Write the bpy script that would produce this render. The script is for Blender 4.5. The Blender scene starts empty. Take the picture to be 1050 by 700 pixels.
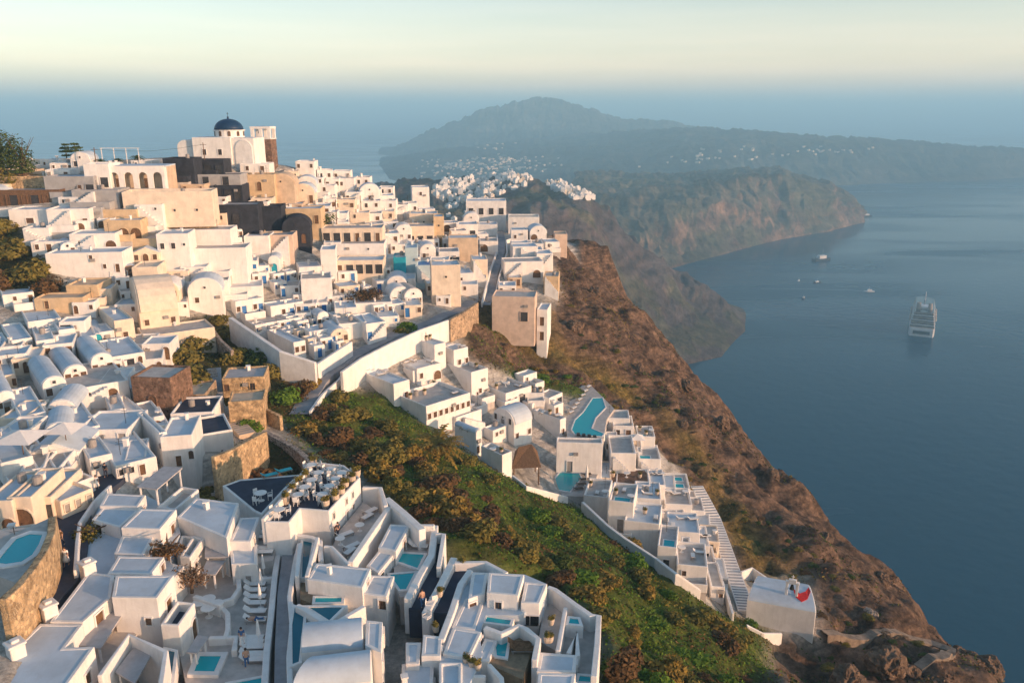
import bpy, bmesh, math, random
import numpy as np
from mathutils import Vector, noise as mn
random.seed(7); rng = np.random.default_rng(7)
sc = bpy.context.scene
C = sc.collection
ZC, FP = 340.0, 817.0
PIT = math.atan(235/817); CP, SP = math.cos(PIT), math.sin(PIT)
# ---------------------------------------------------------------- camera geometry: a survey of the place from the photograph's station
def kk(y):
    return math.tan(PIT + math.atan((y-350)/FP))
def at_Y(x, y, Y):
    z = ZC - Y*kk(y)
    dv = Y*CP + (ZC-z)*SP
    return Vector(((x-525)/FP*dv, Y, z))
def at_z(x, y, z):
    return at_Y(x, y, (ZC-z)/kk(y))
def px(p):
    dv = p[1]*CP + (ZC-p[2])*SP
    return (525 + FP*p[0]/dv, 350 + FP*(p[1]*-SP + (ZC-p[2])*CP)/dv)
# ---------------------------------------------------------------- materials
def mat(name, col, rough=.8, var=.12, scale=.6, spec=.3, bump=0, bscale=8, col2=None, scale2=None, metal=0):
    m = bpy.data.materials.new(name); m.use_nodes = True
    nt = m.node_tree; N = nt.nodes; L = nt.links; b = N['Principled BSDF']
    b.inputs['Roughness'].default_value = rough
    b.inputs['Specular IOR Level'].default_value = spec
    b.inputs['Metallic'].default_value = metal
    geo = N.new('ShaderNodeNewGeometry')
    n1 = N.new('ShaderNodeTexNoise'); n1.inputs['Scale'].default_value = scale; n1.inputs['Detail'].default_value = 6; n1.inputs['Roughness'].default_value = .65
    L.new(geo.outputs['Position'], n1.inputs['Vector'])
    cr = N.new('ShaderNodeValToRGB')
    c2 = col2 or tuple(c*(1-var*1.6) for c in col)
    c3 = tuple(min(1, c*(1+var*.5)) for c in col)
    cr.color_ramp.elements[0].position = .32; cr.color_ramp.elements[0].color = (*c2, 1)
    cr.color_ramp.elements[1].position = .62; cr.color_ramp.elements[1].color = (*c3, 1)
    L.new(n1.outputs['Fac'], cr.inputs['Fac'])
    L.new(cr.outputs['Color'], b.inputs['Base Color'])
    if bump:
        n2 = N.new('ShaderNodeTexNoise'); n2.inputs['Scale'].default_value = bscale; n2.inputs['Detail'].default_value = 5
        L.new(geo.outputs['Position'], n2.inputs['Vector'])
        bp = N.new('ShaderNodeBump'); bp.inputs['Strength'].default_value = bump; bp.inputs['Distance'].default_value = .15
        L.new(n2.outputs['Fac'], bp.inputs['Height']); L.new(bp.outputs['Normal'], b.inputs['Normal'])
    return m
def stone_mat(name, col, mortar, scale=1.6):
    m = mat(name, col, .9, .35, .9, .2)
    nt = m.node_tree; N = nt.nodes; L = nt.links; b = N['Principled BSDF']
    geo = N.new('ShaderNodeNewGeometry')
    v = N.new('ShaderNodeTexVoronoi'); v.feature = 'DISTANCE_TO_EDGE'; v.inputs['Scale'].default_value = scale
    vc = N.new('ShaderNodeTexVoronoi'); vc.inputs['Scale'].default_value = scale
    L.new(geo.outputs['Position'], v.inputs['Vector']); L.new(geo.outputs['Position'], vc.inputs['Vector'])
    r = N.new('ShaderNodeMapRange'); r.inputs['From Max'].default_value = .09
    L.new(v.outputs['Distance'], r.inputs['Value'])
    hs = N.new('ShaderNodeHueSaturation'); sv = N.new('ShaderNodeSeparateColor'); L.new(vc.outputs['Color'], sv.inputs[0])
    mr = N.new('ShaderNodeMapRange'); mr.inputs['To Min'].default_value = .6; mr.inputs['To Max'].default_value = 1.35
    L.new(sv.outputs[0], mr.inputs['Value']); L.new(mr.outputs[0], hs.inputs['Value'])
    src = [l for l in L if l.to_socket == b.inputs['Base Color']][0].from_socket
    L.new(src, hs.inputs['Color'])
    mx = N.new('ShaderNodeMix'); mx.data_type = 'RGBA'; mx.inputs[6].default_value = (*mortar, 1)
    L.new(r.outputs[0], mx.inputs[0]); L.new(hs.outputs[0], mx.inputs[7]); L.new(mx.outputs[2], b.inputs['Base Color'])
    bp = N.new('ShaderNodeBump'); bp.inputs['Strength'].default_value = .6; bp.inputs['Distance'].default_value = .12
    L.new(r.outputs[0], bp.inputs['Height']); L.new(bp.outputs['Normal'], b.inputs['Normal'])
    return m
def water_mat(name, col, rough, wscale, wstr, dist=1.0):
    m = bpy.data.materials.new(name); m.use_nodes = True
    nt = m.node_tree; N = nt.nodes; L = nt.links; b = N['Principled BSDF']
    b.inputs['Base Color'].default_value = (*col, 1); b.inputs['Roughness'].default_value = rough; b.inputs['IOR'].default_value = 1.33
    geo = N.new('ShaderNodeNewGeometry')
    n = N.new('ShaderNodeTexNoise'); n.inputs['Scale'].default_value = wscale; n.inputs['Detail'].default_value = 4
    L.new(geo.outputs['Position'], n.inputs['Vector'])
    bp = N.new('ShaderNodeBump'); bp.inputs['Strength'].default_value = wstr; bp.inputs['Distance'].default_value = dist
    L.new(n.outputs['Fac'], bp.inputs['Height']); L.new(bp.outputs['Normal'], b.inputs['Normal'])
    return m
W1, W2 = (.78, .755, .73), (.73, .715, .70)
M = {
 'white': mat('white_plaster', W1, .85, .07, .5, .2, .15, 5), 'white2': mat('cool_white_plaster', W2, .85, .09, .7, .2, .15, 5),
 'roof': mat('sky_tinted_roof', (.52, .595, .67), .85, .10, .35, .2, .1, 3), 'cream': mat('cream_plaster', (.74, .63, .51), .85, .10, .6, .2, .15, 5),  # roof: blue of the sky's light put into the whitewash colour
 'tan': mat('tan_plaster', (.58, .45, .33), .9, .14, .6, .2, .2, 5), 'grey': mat('grey_plaster', (.36, .36, .37), .9, .12, .6, .2, .2, 5),
 'rose': mat('rose_plaster', (.62, .48, .39), .9, .12, .6, .2, .2, 5), 'brownwall': mat('brown_plaster', (.32, .2, .14), .9, .15, .8, .2, .2, 5),
 'blueplaster': mat('pale_blue_plaster', (.45, .56, .60), .85, .08, .6), 'blue': mat('blue_paint', (.03, .16, .42), .5, .1, 2),
 'teal': mat('teal_paint', (.02, .32, .42), .5, .1, 2), 'dome': mat('dome_blue', (.012, .04, .10), .45, .15, 1.5),
 'wood': mat('weathered_wood', (.16, .09, .05), .7, .3, 3), 'greydoor': mat('grey_door', (.30, .28, .27), .6, .12, 3),
 'dark': mat('dark_volcanic_wall', (.035, .04, .055), .85, .25, .9, .2, .3, 4), 'awning': mat('faded_awning', (.42, .41, .42), .9, .12, 1.2),
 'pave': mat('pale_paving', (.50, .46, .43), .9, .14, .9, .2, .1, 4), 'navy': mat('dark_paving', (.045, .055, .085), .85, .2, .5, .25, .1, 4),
 'path': mat('grey_path', (.29, .29, .31), .9, .16, .6, .2, .1, 4), 'deck': mat('timber_deck', (.27, .20, .13), .8, .2, 2),
 'thatch': mat('dry_thatch', (.22, .13, .075), 1, .3, 5, .1, .8, 14), 'cushion': mat('cushion_white', (.78, .75, .72), .9, .05, 2),
 'black': mat('black_metal', (.03, .03, .03), .5, .1, 2), 'red': mat('red_mark_cloth', (.62, .02, .02), .8, .15, 3),
 'aqua': mat('aqua_cushion', (.05, .45, .5), .8, .1, 3), 'terracotta': mat('pot_clay', (.55, .45, .36), .9, .15, 4),
 'skin': mat('skin', (.50, .30, .21), .6, .05, 4), 'hair': mat('dark_hair', (.04, .025, .02), .7, .2, 6),
 'dirt': mat('track_dirt', (.24, .19, .15), .95, .3, .8, .2, .3, 3), 'slope': mat('ochre_render', (.60, .45, .29), .9, .12, .7, .2, .2, 5),
 'stone': stone_mat('rubble_stone', (.40, .28, .18), (.5, .4, .3), 2.2), 'stone2': stone_mat('golden_rubble_stone', (.50, .35, .20), (.5, .38, .25), 2.6),
 'stonebrown': stone_mat('brown_stone', (.23, .14, .10), (.2, .14, .1), 2.5),
 'lava': stone_mat('lava_stone', (.30, .24, .20), (.55, .46, .38), 2.0),
}
def glass(name, col):
    m = mat(name, col, .12, .3, 3, .5); return m
M['glass'] = glass('window_glass', (.05, .05, .055)); M['brownglass'] = glass('brown_glass', (.13, .08, .055))
M['pool'] = water_mat('pool_water', (.01, .38, .44), .08, 3, .15, .1)
M['pooldark'] = water_mat('deep_pool_water', (.01, .13, .19), .08, 3, .15, .1)
def weather(m, amt=.28):
    nt = m.node_tree; N = nt.nodes; L = nt.links; b = N['Principled BSDF']
    src = [l for l in L if l.to_socket == b.inputs['Base Color']][0].from_socket
    geo = N.new('ShaderNodeNewGeometry'); mp = N.new('ShaderNodeMapping'); mp.inputs['Scale'].default_value = (1.3, 1.3, .22); L.new(geo.outputs['Position'], mp.inputs[0])
    n = N.new('ShaderNodeTexNoise'); n.inputs['Scale'].default_value = 1.0; n.inputs['Detail'].default_value = 8; n.inputs['Roughness'].default_value = .7; L.new(mp.outputs[0], n.inputs[0])
    r = N.new('ShaderNodeMapRange'); r.inputs['From Min'].default_value = .5; r.inputs['From Max'].default_value = .78; r.inputs['To Max'].default_value = amt; L.new(n.outputs['Fac'], r.inputs[0])
    mx = N.new('ShaderNodeMix'); mx.data_type = 'RGBA'; L.new(r.outputs[0], mx.inputs[0]); L.new(src, mx.inputs[6]); mx.inputs[7].default_value = (.36, .32, .28, 1)
    L.new(mx.outputs[2], b.inputs['Base Color'])
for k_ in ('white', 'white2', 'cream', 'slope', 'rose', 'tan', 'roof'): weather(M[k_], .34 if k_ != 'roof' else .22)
# ---------------------------------------------------------------- mesh builder
class MB:
    def __init__(s): s.v, s.f = [], []
    def add(s, vs, fs):
        o = len(s.v); s.v += [tuple(v) for v in vs]; s.f += [tuple(i+o for i in f) for f in fs]; return s
    def prism(s, poly, z0, z1, cap=True):
        n = len(poly)
        vs = [(p[0], p[1], z0) for p in poly] + [(p[0], p[1], z1) for p in poly]
        fs = [(i, (i+1) % n, n+(i+1) % n, n+i) for i in range(n)]
        if cap: fs += [tuple(range(n-1, -1, -1)), tuple(range(n, 2*n))]
        return s.add(vs, fs)
    def box(s, c, sz, yaw=0):
        cx, cy, cz = c; a, b, h = sz[0]/2, sz[1]/2, sz[2]/2; co, si = math.cos(yaw), math.sin(yaw)
        return s.prism([(cx+x*co-y*si, cy+x*si+y*co) for x, y in ((-a, -b), (a, -b), (a, b), (-a, b))], cz-h, cz+h)
    def extrude(s, o, u, w, n, prof, d):
        """profile points (a,b) in the plane o + a*u + b*w pushed d along -n (so n faces out)"""
        k = len(prof); o, u, w, n = Vector(o), Vector(u), Vector(w), Vector(n)
        vs = [o+u*a+w*b for a, b in prof] + [o+u*a+w*b-n*d for a, b in prof]
        fs = [tuple(range(k)), tuple(range(2*k-1, k-1, -1))] + [(i, k+i, k+(i+1) % k, (i+1) % k) for i in range(k)]
        return s.add(vs, fs)
    def ring(s, o, u, w, n, outer, inner, d):
        k = len(outer); o, u, w, n = Vector(o), Vector(u), Vector(w), Vector(n)
        P = lambda pr, q: [o+u*a+w*b_+n*q for a, b_ in pr]
        vs = P(outer, d)+P(inner, d)+P(outer, -.03)+P(inner, -.03)
        fs = []
        for i in range(k):
            j = (i+1) % k; fs += [(i, j, k+j, k+i), (2*k+i, 2*k+j, j, i), (k+i, k+j, 3*k+j, 3*k+i)]
        return s.add(vs, fs)
    def lathe(s, c, prof, n=12):
        vs = []; m = len(prof)
        for r, z in prof:
            vs += [(c[0]+r*math.cos(2*math.pi*i/n), c[1]+r*math.sin(2*math.pi*i/n), c[2]+z) for i in range(n)]
        fs = [(j*n+i, j*n+(i+1) % n, (j+1)*n+(i+1) % n, (j+1)*n+i) for j in range(m-1) for i in range(n)]
        fs += [tuple(range(n-1, -1, -1)), tuple(range((m-1)*n, m*n))]
        return s.add(vs, fs)
    def tube(s, pts, r, n=6):
        pts = [Vector(p) for p in pts]; vs = []; rs = r if isinstance(r, (list, tuple)) else [r]*len(pts)
        for i, p in enumerate(pts):
            t = (pts[min(i+1, len(pts)-1)]-pts[max(i-1, 0)]).normalized()
            a = t.orthogonal().normalized(); b = t.cross(a)
            vs += [p+(a*math.cos(2*math.pi*k/n)+b*math.sin(2*math.pi*k/n))*rs[i] for k in range(n)]
        m = len(pts)
        fs = [(j*n+i, j*n+(i+1) % n, (j+1)*n+(i+1) % n, (j+1)*n+i) for j in range(m-1) for i in range(n)]
        fs += [tuple(range(n-1, -1, -1)), tuple(range((m-1)*n, m*n))]
        return s.add(vs, fs)
    def build(s, name, m, parent=None, smooth=False, bevel=0, fix=True):
        me = bpy.data.meshes.new(name)
        o0 = parent_loc(parent)
        me.from_pydata([(v[0]-o0[0], v[1]-o0[1], v[2]-o0[2]) for v in s.v], [], s.f)
        if fix:
            bm = bmesh.new(); bm.from_mesh(me); bmesh.ops.recalc_face_normals(bm, faces=bm.faces); bm.to_mesh(me); bm.free()
        me.materials.append(M[m] if isinstance(m, str) else m)
        if smooth: me.polygons.foreach_set('use_smooth', [True]*len(me.polygons))
        o = bpy.data.objects.new(name, me); C.objects.link(o)
        if parent: o.parent = parent
        if bevel:
            b = o.modifiers.new('soft_edge', 'BEVEL'); b.width = bevel*2.3; b.segments = 3; b.limit_method = 'ANGLE'; b.angle_limit = .7
        return o
def parent_loc(p):
    v = Vector((0, 0, 0))
    while p is not None: v += p.location; p = p.parent
    return v
def tag(o, label=None, cat=None, group=None, kind=None):
    if label: o['label'] = label
    if cat: o['category'] = cat
    if group: o['group'] = group
    if kind: o['kind'] = kind
    return o
def thing(name, label, cat, loc=(0, 0, 0), group=None):
    o = bpy.data.objects.new(name, None); C.objects.link(o); o.location = loc; o.empty_display_size = .3
    return tag(o, label, cat, group)
def dup(root, loc, rz=0, label=None, group=None, s=1):
    r = root.copy(); C.objects.link(r); r.location = loc; r.rotation_euler = (0, 0, rz); r.scale = (s, s, s)
    if label: r['label'] = label
    if group: r['group'] = group
    def kids(a, b):
        for ch in a.children:
            c = ch.copy(); C.objects.link(c); c.parent = b; kids(ch, c)
    kids(root, r)
    return r
# ---------------------------------------------------------------- near terrain
CT = [ # (photo x, photo y, forward metres)
 (-60,700,48),(0,700,48),(100,700,48.5),(170,700,52),(300,700,53.8),(450,700,54.5),(600,700,56),(-60,600,62),(0,600,62),(110,600,61),(200,620,65),(260,600,67.5),(320,600,66.5),(450,600,66),(600,610,70),
 (650,660,72),(750,690,76),(700,600,92),(560,560,92),(500,500,108),(620,560,106),(400,430,128),(450,450,128),(330,450,112),(300,470,100),(300,510,83),
 (-60,500,80),(0,500,80),(100,500,82),(180,480,92),(0,430,100),(100,430,104),(200,430,112),(-60,380,118),(0,380,118),(100,380,122),(180,400,120),(230,400,125),(200,360,142),
 (0,320,140),(100,320,145),(250,340,158),(330,380,140),(300,340,162),(-60,260,162),(0,260,162),(100,250,165),(200,280,172),(280,270,185),(350,300,180),(400,300,190),(400,340,160),
 (450,320,175),(480,330,170),(-60,190,185),(0,190,185),(100,185,185),(200,190,200),(250,165,220),(300,170,240),(300,210,225),(350,180,260),(400,200,270),(350,230,215),(450,230,280),
 (420,250,230),(500,250,260),(560,240,270),(500,300,205),(530,330,185),(580,250,268),
 (370,410,138),(480,430,148),(500,350,168),(540,390,170),(600,430,155),(600,500,135),(650,540,128),(700,560,122),(740,600,116),(780,650,104),(830,640,106),
 (600,330,200),(640,400,185),(700,460,165),(740,520,145),(800,560,135),(850,620,118),(900,680,103),(960,670,112),(1000,700,104),(800,700,88),
]
SIL = [(590,256,275),(620,296,270),(660,346,262),(700,381,255),(760,446,225),(800,486,205),(850,536,182),(940,596,152),(1035,690,122),(1100,760,105)]
cps = [tuple(at_Y(*c)) for c in CT]
for x, y, Y in SIL:
    p = at_Y(x, y, Y)
    cps.append(tuple(p))
    for dx, dz in ((9, -26), (30, -80), (70, -140), (130, -300)):
        z = p.z+dz; cps.append((p.x+dx, p.y+dx*.15, max(z, -25)))
for X in (-260, -150, -50, 40):
    cps += [(X, 330, 285), (X, 420, 235), (X, 520, 190)]
cps += [(120, 380, 150), (200, 380, -25), (90, 480, 100), (260, 60, -25), (200, 100, 10), (300, 300, -25), (200, 520, -25), (60, 30, 290), (0, 10, 302), (-100, 10, 303), (110, 30, 262), (160, 30, 180), (-200, 60, 308), (-260, 150, 318)]
cps = np.array(cps)
def _rbf(P, c=.6):
    A = np.hypot(P[:, None, 0]-P[None, :, 0], P[:, None, 1]-P[None, :, 1])
    n = len(P); K = np.zeros((n+3, n+3)); K[:n, :n] = -A - c*np.eye(n)*-1*0
    K[:n, n] = 1; K[:n, n+1:] = P[:, :2]; K[n, :n] = 1; K[n+1:, :n] = P[:, :2].T
    K[:n, :n] += np.eye(n)*1.0
    return np.linalg.solve(K, np.r_[P[:, 2], 0, 0, 0])
RW = _rbf(cps)
def zsurf(X, Y):
    X = np.asarray(X, float); Y = np.asarray(Y, float); out = np.full(X.shape, RW[-3]) + RW[-2]*X + RW[-1]*Y
    for (a, b, _), w in zip(cps, RW[:-3]): out -= w*np.hypot(X-a, Y-b)
    return out
GX0, GX1, GY0, GY1, GS = -230., 250., 6., 500., 1.0
gx = np.arange(GX0, GX1+.1, GS); gy = np.arange(GY0, GY1+.1, GS)
XX, YY = np.meshgrid(gx, gy); ZZ = zsurf(XX, YY)
def fbm(X, Y, s, seed, oct=5):
    """cheap value noise on a lattice, summed in octaves"""
    out = np.zeros(X.shape); amp = 1.
    r = np.random.default_rng(seed)
    T = r.random((257, 257))
    for o in range(oct):
        u, v = X/s + 31.7*o, Y/s + 17.3*o
        i, j = np.floor(u).astype(int), np.floor(v).astype(int); fu, fv = u-i, v-j
        fu, fv = fu*fu*(3-2*fu), fv*fv*(3-2*fv); i %= 256; j %= 256
        out += amp*((T[i, j]*(1-fu)+T[(i+1) % 256, j]*fu)*(1-fv)+(T[i, (j+1) % 256]*(1-fu)+T[(i+1) % 256, (j+1) % 256]*fu)*fv-.5)
        s /= 2.03; amp *= .52
    return out
def ground_z0(X, Y):
    i = min(max((Y-GY0)/GS, 0), len(gy)-1.001); j = min(max((X-GX0)/GS, 0), len(gx)-1.001)
    a, b = int(i), int(j); fa, fb = i-a, j-b
    return (ZZ[a, b]*(1-fb)+ZZ[a, b+1]*fb)*(1-fa)+(ZZ[a+1, b]*(1-fb)+ZZ[a+1, b+1]*fb)*fa
_gc = {}; MISS = set()
def ground(x, y, h=0, start=30):
    """first point where the sight line through a photo position meets the hillside (raised by h)"""
    key = (round(x, 1), round(y, 1), round(h, 2))
    if key in _gc: return _gc[key].copy()
    Y = start; prev = Y
    while Y < 480:
        p = at_Y(x, y, Y)
        if GX0 < p.x < GX1 and p.z <= ground_z0(p.x, p.y)+h:
            lo, hi = prev, Y
            for _ in range(12):
                mid = (lo+hi)/2; q = at_Y(x, y, mid)
                if q.z <= ground_z0(q.x, q.y)+h: hi = mid
                else: lo = mid
            _gc[key] = at_Y(x, y, hi); return _gc[key].copy()
        prev = Y; Y += 1.0
    _gc[key] = at_Y(x, y, 300); MISS.add(key); _gc[key] = ground(x, y+1.5, h) if y < 260 else _gc[key]; return _gc[key].copy()
# ---------------------------------------------------------------- zones of the hillside (plan polygons surveyed from the photograph)
def inpoly(px_, py_, poly):
    c = np.zeros(px_.shape, bool); n = len(poly)
    for i in range(n):
        x1, y1 = poly[i]; x2, y2 = poly[(i+1) % n]
        c ^= ((y1 > py_) != (y2 > py_)) & (px_ < (x2-x1)*(py_-y1)/((y2-y1) or 1e-9)+x1)
    return c
DV = YY*CP+(ZC-ZZ)*SP
PX = 525+FP*XX/DV; PY = 350+FP*(YY*-SP+(ZC-ZZ)*CP)/DV
GREEN = [(285,430),(350,395),(400,405),(430,430),(520,490),(600,520),(660,570),(720,620),(790,640),(800,760),(590,760),(618,640),(560,590),(450,560),(380,490),(330,470)]
BROWN = [(470,320),(500,300),(540,340),(575,300),(560,245),(600,195),(770,330),(1400,760),(800,760),(790,650),(840,650),(830,590),(760,590),(735,520),(660,440),(600,400),(540,380),(480,370)]
near = (YY < 300)
green = (inpoly(PX, PY, GREEN) | inpoly(PX, PY, [(474,322),(505,328),(548,362),(612,398),(604,414),(552,398),(515,380),(480,358)])) & near; brown = (inpoly(PX, PY, BROWN) & near) | (XX > 20+.0*YY) & (ZZ < 236) | (YY > 330) | (XX > 26) & (YY > 235)
bush = np.zeros(XX.shape, bool)
for pl in ([(150,340),(215,320),(300,390),(330,400),(300,430),(200,430),(180,400)], [(-40,215),(15,220),(70,300),(60,310),(-40,300)], [(230,455),(300,450),(345,480),(300,500),(240,500)]):
    bush |= inpoly(PX, PY, pl) & near
bushy = bush
def blur(a, n=2):
    a = a.astype(float)
    for _ in range(n):
        a[1:-1, 1:-1] = (a[1:-1, 1:-1]*2+a[:-2, 1:-1]+a[2:, 1:-1]+a[1:-1, :-2]+a[1:-1, 2:])/6
    return a
zg, zb, zs = blur(green, 4), blur(brown, 4), blur(bush, 3)
rid = np.abs(fbm(XX, YY*.7, 22, 5))
ZD = ZZ + zb*(fbm(XX, YY, 26, 3)*5.0 - rid*4 + fbm(XX, YY, 6, 11, 4)*2.6) + zg*(fbm(XX, YY, 14, 4)*1.6+fbm(XX, YY, 4, 8, 3)*.6) + zs*fbm(XX, YY, 5, 9)*1.0
FG = inpoly(PX, PY, [(-60,760),(22,700),(75,600),(112,510),(190,472),(250,465),(330,480),(400,510),(450,555),(560,585),(618,635),(640,780)]) & near
ZD -= (1-np.clip(zb+zg+zs, 0, 1))*.25 + blur(FG, 1)*3.2
ZD += zb*(np.abs(fbm(XX, YY, 7, 15, 4))*-1.9 + fbm(XX, YY, 2.3, 16, 2)*.9)
def zg_(x, y):
    i = min(max(int((y-GY0)/GS), 0), len(gy)-2); j = min(max(int((x-GX0)/GS), 0), len(gx)-2)
    fa, fb = (y-GY0)/GS-i, (x-GX0)/GS-j
    return (ZD[i, j]*(1-fb)+ZD[i, j+1]*fb)*(1-fa)+(ZD[i+1, j]*(1-fb)+ZD[i+1, j+1]*fb)*fa
def grid_mesh(name, X, Y, Z, m, attrs={}):
    r, c = X.shape
    me = bpy.data.meshes.new(name)
    v = np.stack([X, Y, Z], -1).reshape(-1, 3)
    idx = np.arange(r*c).reshape(r, c)
    f = np.stack([idx[:-1, :-1], idx[:-1, 1:], idx[1:, 1:], idx[1:, :-1]], -1).reshape(-1, 4)
    me.vertices.add(len(v)); me.vertices.foreach_set('co', v.ravel())
    me.loops.add(f.size); me.loops.foreach_set('vertex_index', f.ravel().astype(np.int32))
    me.polygons.add(len(f)); me.polygons.foreach_set('loop_start', np.arange(0, f.size, 4, dtype=np.int32))
    me.polygons.foreach_set('use_smooth', np.ones(len(f), bool))
    me.update(calc_edges=True); me.validate()
    for k, a in attrs.items():
        at = me.attributes.new(k, 'FLOAT', 'POINT'); at.data.foreach_set('value', a.ravel().astype(np.float32))
    me.materials.append(m)
    o = bpy.data.objects.new(name, me); C.objects.link(o); return o
def land_mat(name, spec):
    """spec: layers of (attribute or None, colour a, colour b, noise scale); later layers cover earlier ones"""
    m = bpy.data.materials.new(name); m.use_nodes = True
    nt = m.node_tree; N = nt.nodes; L = nt.links; b = N['Principled BSDF']; b.inputs['Roughness'].default_value = .95; b.inputs['Specular IOR Level'].default_value = .1
    geo = N.new('ShaderNodeNewGeometry'); cur = None
    for attr, ca, cb, s in spec:
        n = N.new('ShaderNodeTexNoise'); n.inputs['Scale'].default_value = s; n.inputs['Detail'].default_value = 9; n.inputs['Roughness'].default_value = .7
        L.new(geo.outputs['Position'], n.inputs['Vector'])
        r = N.new('ShaderNodeValToRGB'); r.color_ramp.elements[0].position = .38; r.color_ramp.elements[1].position = .63
        r.color_ramp.elements[0].color = (*ca, 1); r.color_ramp.elements[1].color = (*cb, 1)
        L.new(n.outputs['Fac'], r.inputs[0])
        if cur is None: cur = r.outputs[0]
        else:
            if attr == 'steep':
                sx = N.new('ShaderNodeSeparateXYZ'); L.new(geo.outputs['Normal'], sx.inputs[0])
                mr = N.new('ShaderNodeMapRange'); mr.inputs['From Min'].default_value = .78; mr.inputs['From Max'].default_value = .55
                L.new(sx.outputs[2], mr.inputs[0]); fac = mr.outputs[0]
            elif attr == 'patch':
                n3 = N.new('ShaderNodeTexNoise'); n3.inputs['Scale'].default_value = s*.22; n3.inputs['Detail'].default_value = 7; L.new(geo.outputs['Position'], n3.inputs['Vector'])
                mr = N.new('ShaderNodeMapRange'); mr.inputs['From Min'].default_value = .52; mr.inputs['From Max'].default_value = .6
                L.new(n3.outputs['Fac'], mr.inputs[0]); fac = mr.outputs[0]
            else:
                a = N.new('ShaderNodeAttribute'); a.attribute_name = attr; fac = a.outputs['Fac']
            mx = N.new('ShaderNodeMix'); mx.data_type = 'RGBA'
            L.new(fac, mx.inputs[0]); L.new(cur, mx.inputs[6]); L.new(r.outputs[0], mx.inputs[7]); cur = mx.outputs[2]
    nf = N.new('ShaderNodeTexNoise'); nf.inputs['Scale'].default_value = spec[0][3]*3.2; nf.inputs['Detail'].default_value = 8; nf.inputs['Roughness'].default_value = .8; L.new(geo.outputs['Position'], nf.inputs['Vector'])
    mf = N.new('ShaderNodeMapRange'); mf.inputs['From Min'].default_value = .36; mf.inputs['From Max'].default_value = .64; mf.inputs['To Min'].default_value = .62; mf.inputs['To Max'].default_value = 1.25; L.new(nf.outputs['Fac'], mf.inputs[0])
    ms = N.new('ShaderNodeMapping'); k_ = spec[0][3]; ms.inputs['Scale'].default_value = (k_*.25, k_*.25, k_*3.2); L.new(geo.outputs['Position'], ms.inputs[0])
    ns = N.new('ShaderNodeTexNoise'); ns.inputs['Scale'].default_value = 1; ns.inputs['Detail'].default_value = 6; L.new(ms.outputs[0], ns.inputs['Vector'])
    rs = N.new('ShaderNodeMapRange'); rs.inputs['From Min'].default_value = .38; rs.inputs['From Max'].default_value = .62; rs.inputs['To Min'].default_value = .72; rs.inputs['To Max'].default_value = 1.3; L.new(ns.outputs['Fac'], rs.inputs[0])
    mm = N.new('ShaderNodeMath'); mm.operation = 'MULTIPLY'; L.new(mf.outputs[0], mm.inputs[0]); L.new(rs.outputs[0], mm.inputs[1])
    hs = N.new('ShaderNodeHueSaturation'); L.new(cur, hs.inputs['Color']); L.new(mm.outputs[0], hs.inputs['Value']); cur = hs.outputs[0]
    L.new(cur, b.inputs['Base Color'])
    n2 = N.new('ShaderNodeTexNoise'); n2.inputs['Scale'].default_value = spec[0][3]*2.5; n2.inputs['Detail'].default_value = 9; n2.inputs['Roughness'].default_value = .75
    L.new(geo.outputs['Position'], n2.inputs['Vector'])
    bp = N.new('ShaderNodeBump'); bp.inputs['Strength'].default_value = .9; bp.inputs['Distance'].default_value = .6/spec[0][3]*.5
    L.new(n2.outputs['Fac'], bp.inputs['Height'])
    v2 = N.new('ShaderNodeTexVoronoi'); v2.inputs['Scale'].default_value = spec[0][3]*1.3; v2.feature = 'SMOOTH_F1'; L.new(geo.outputs['Position'], v2.inputs['Vector'])
    b2 = N.new('ShaderNodeBump'); b2.inputs['Strength'].default_value = .7; b2.inputs['Distance'].default_value = .5/spec[0][3]*.5; L.new(v2.outputs['Distance'], b2.inputs['Height']); L.new(bp.outputs['Normal'], b2.inputs['Normal'])
    L.new(b2.outputs['Normal'], b.inputs['Normal'])
    return m
zgold = blur((inpoly(PX, PY, [(480,330),(520,340),(600,380),(660,420),(720,480),(740,540),(770,600),(830,600),(780,540),(740,470),(690,430),(640,390),(575,345),(560,300),(540,340),(500,310)])) & near, 6)*(.45+.9*np.clip(fbm(XX, YY, 12, 21)+.3, 0, 1))
hill_m = land_mat('hillside_ground', [(None, (.47, .43, .38), (.54, .50, .45), .5), ('zs', (.05, .05, .018), (.11, .085, .03), .7), ('zg', (.045, .085, .012), (.13, .14, .03), .35),
    ('zb', (.055, .038, .028), (.22, .14, .095), .33), ('zgold', (.10, .085, .025), (.24, .16, .05), .4)])
hill = tag(grid_mesh('hillside_terrain', XX, YY, ZD, hill_m, {'zg': zg, 'zb': zb, 'zs': zs, 'zgold': np.clip(zgold, 0, 1)}), kind='structure')
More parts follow.
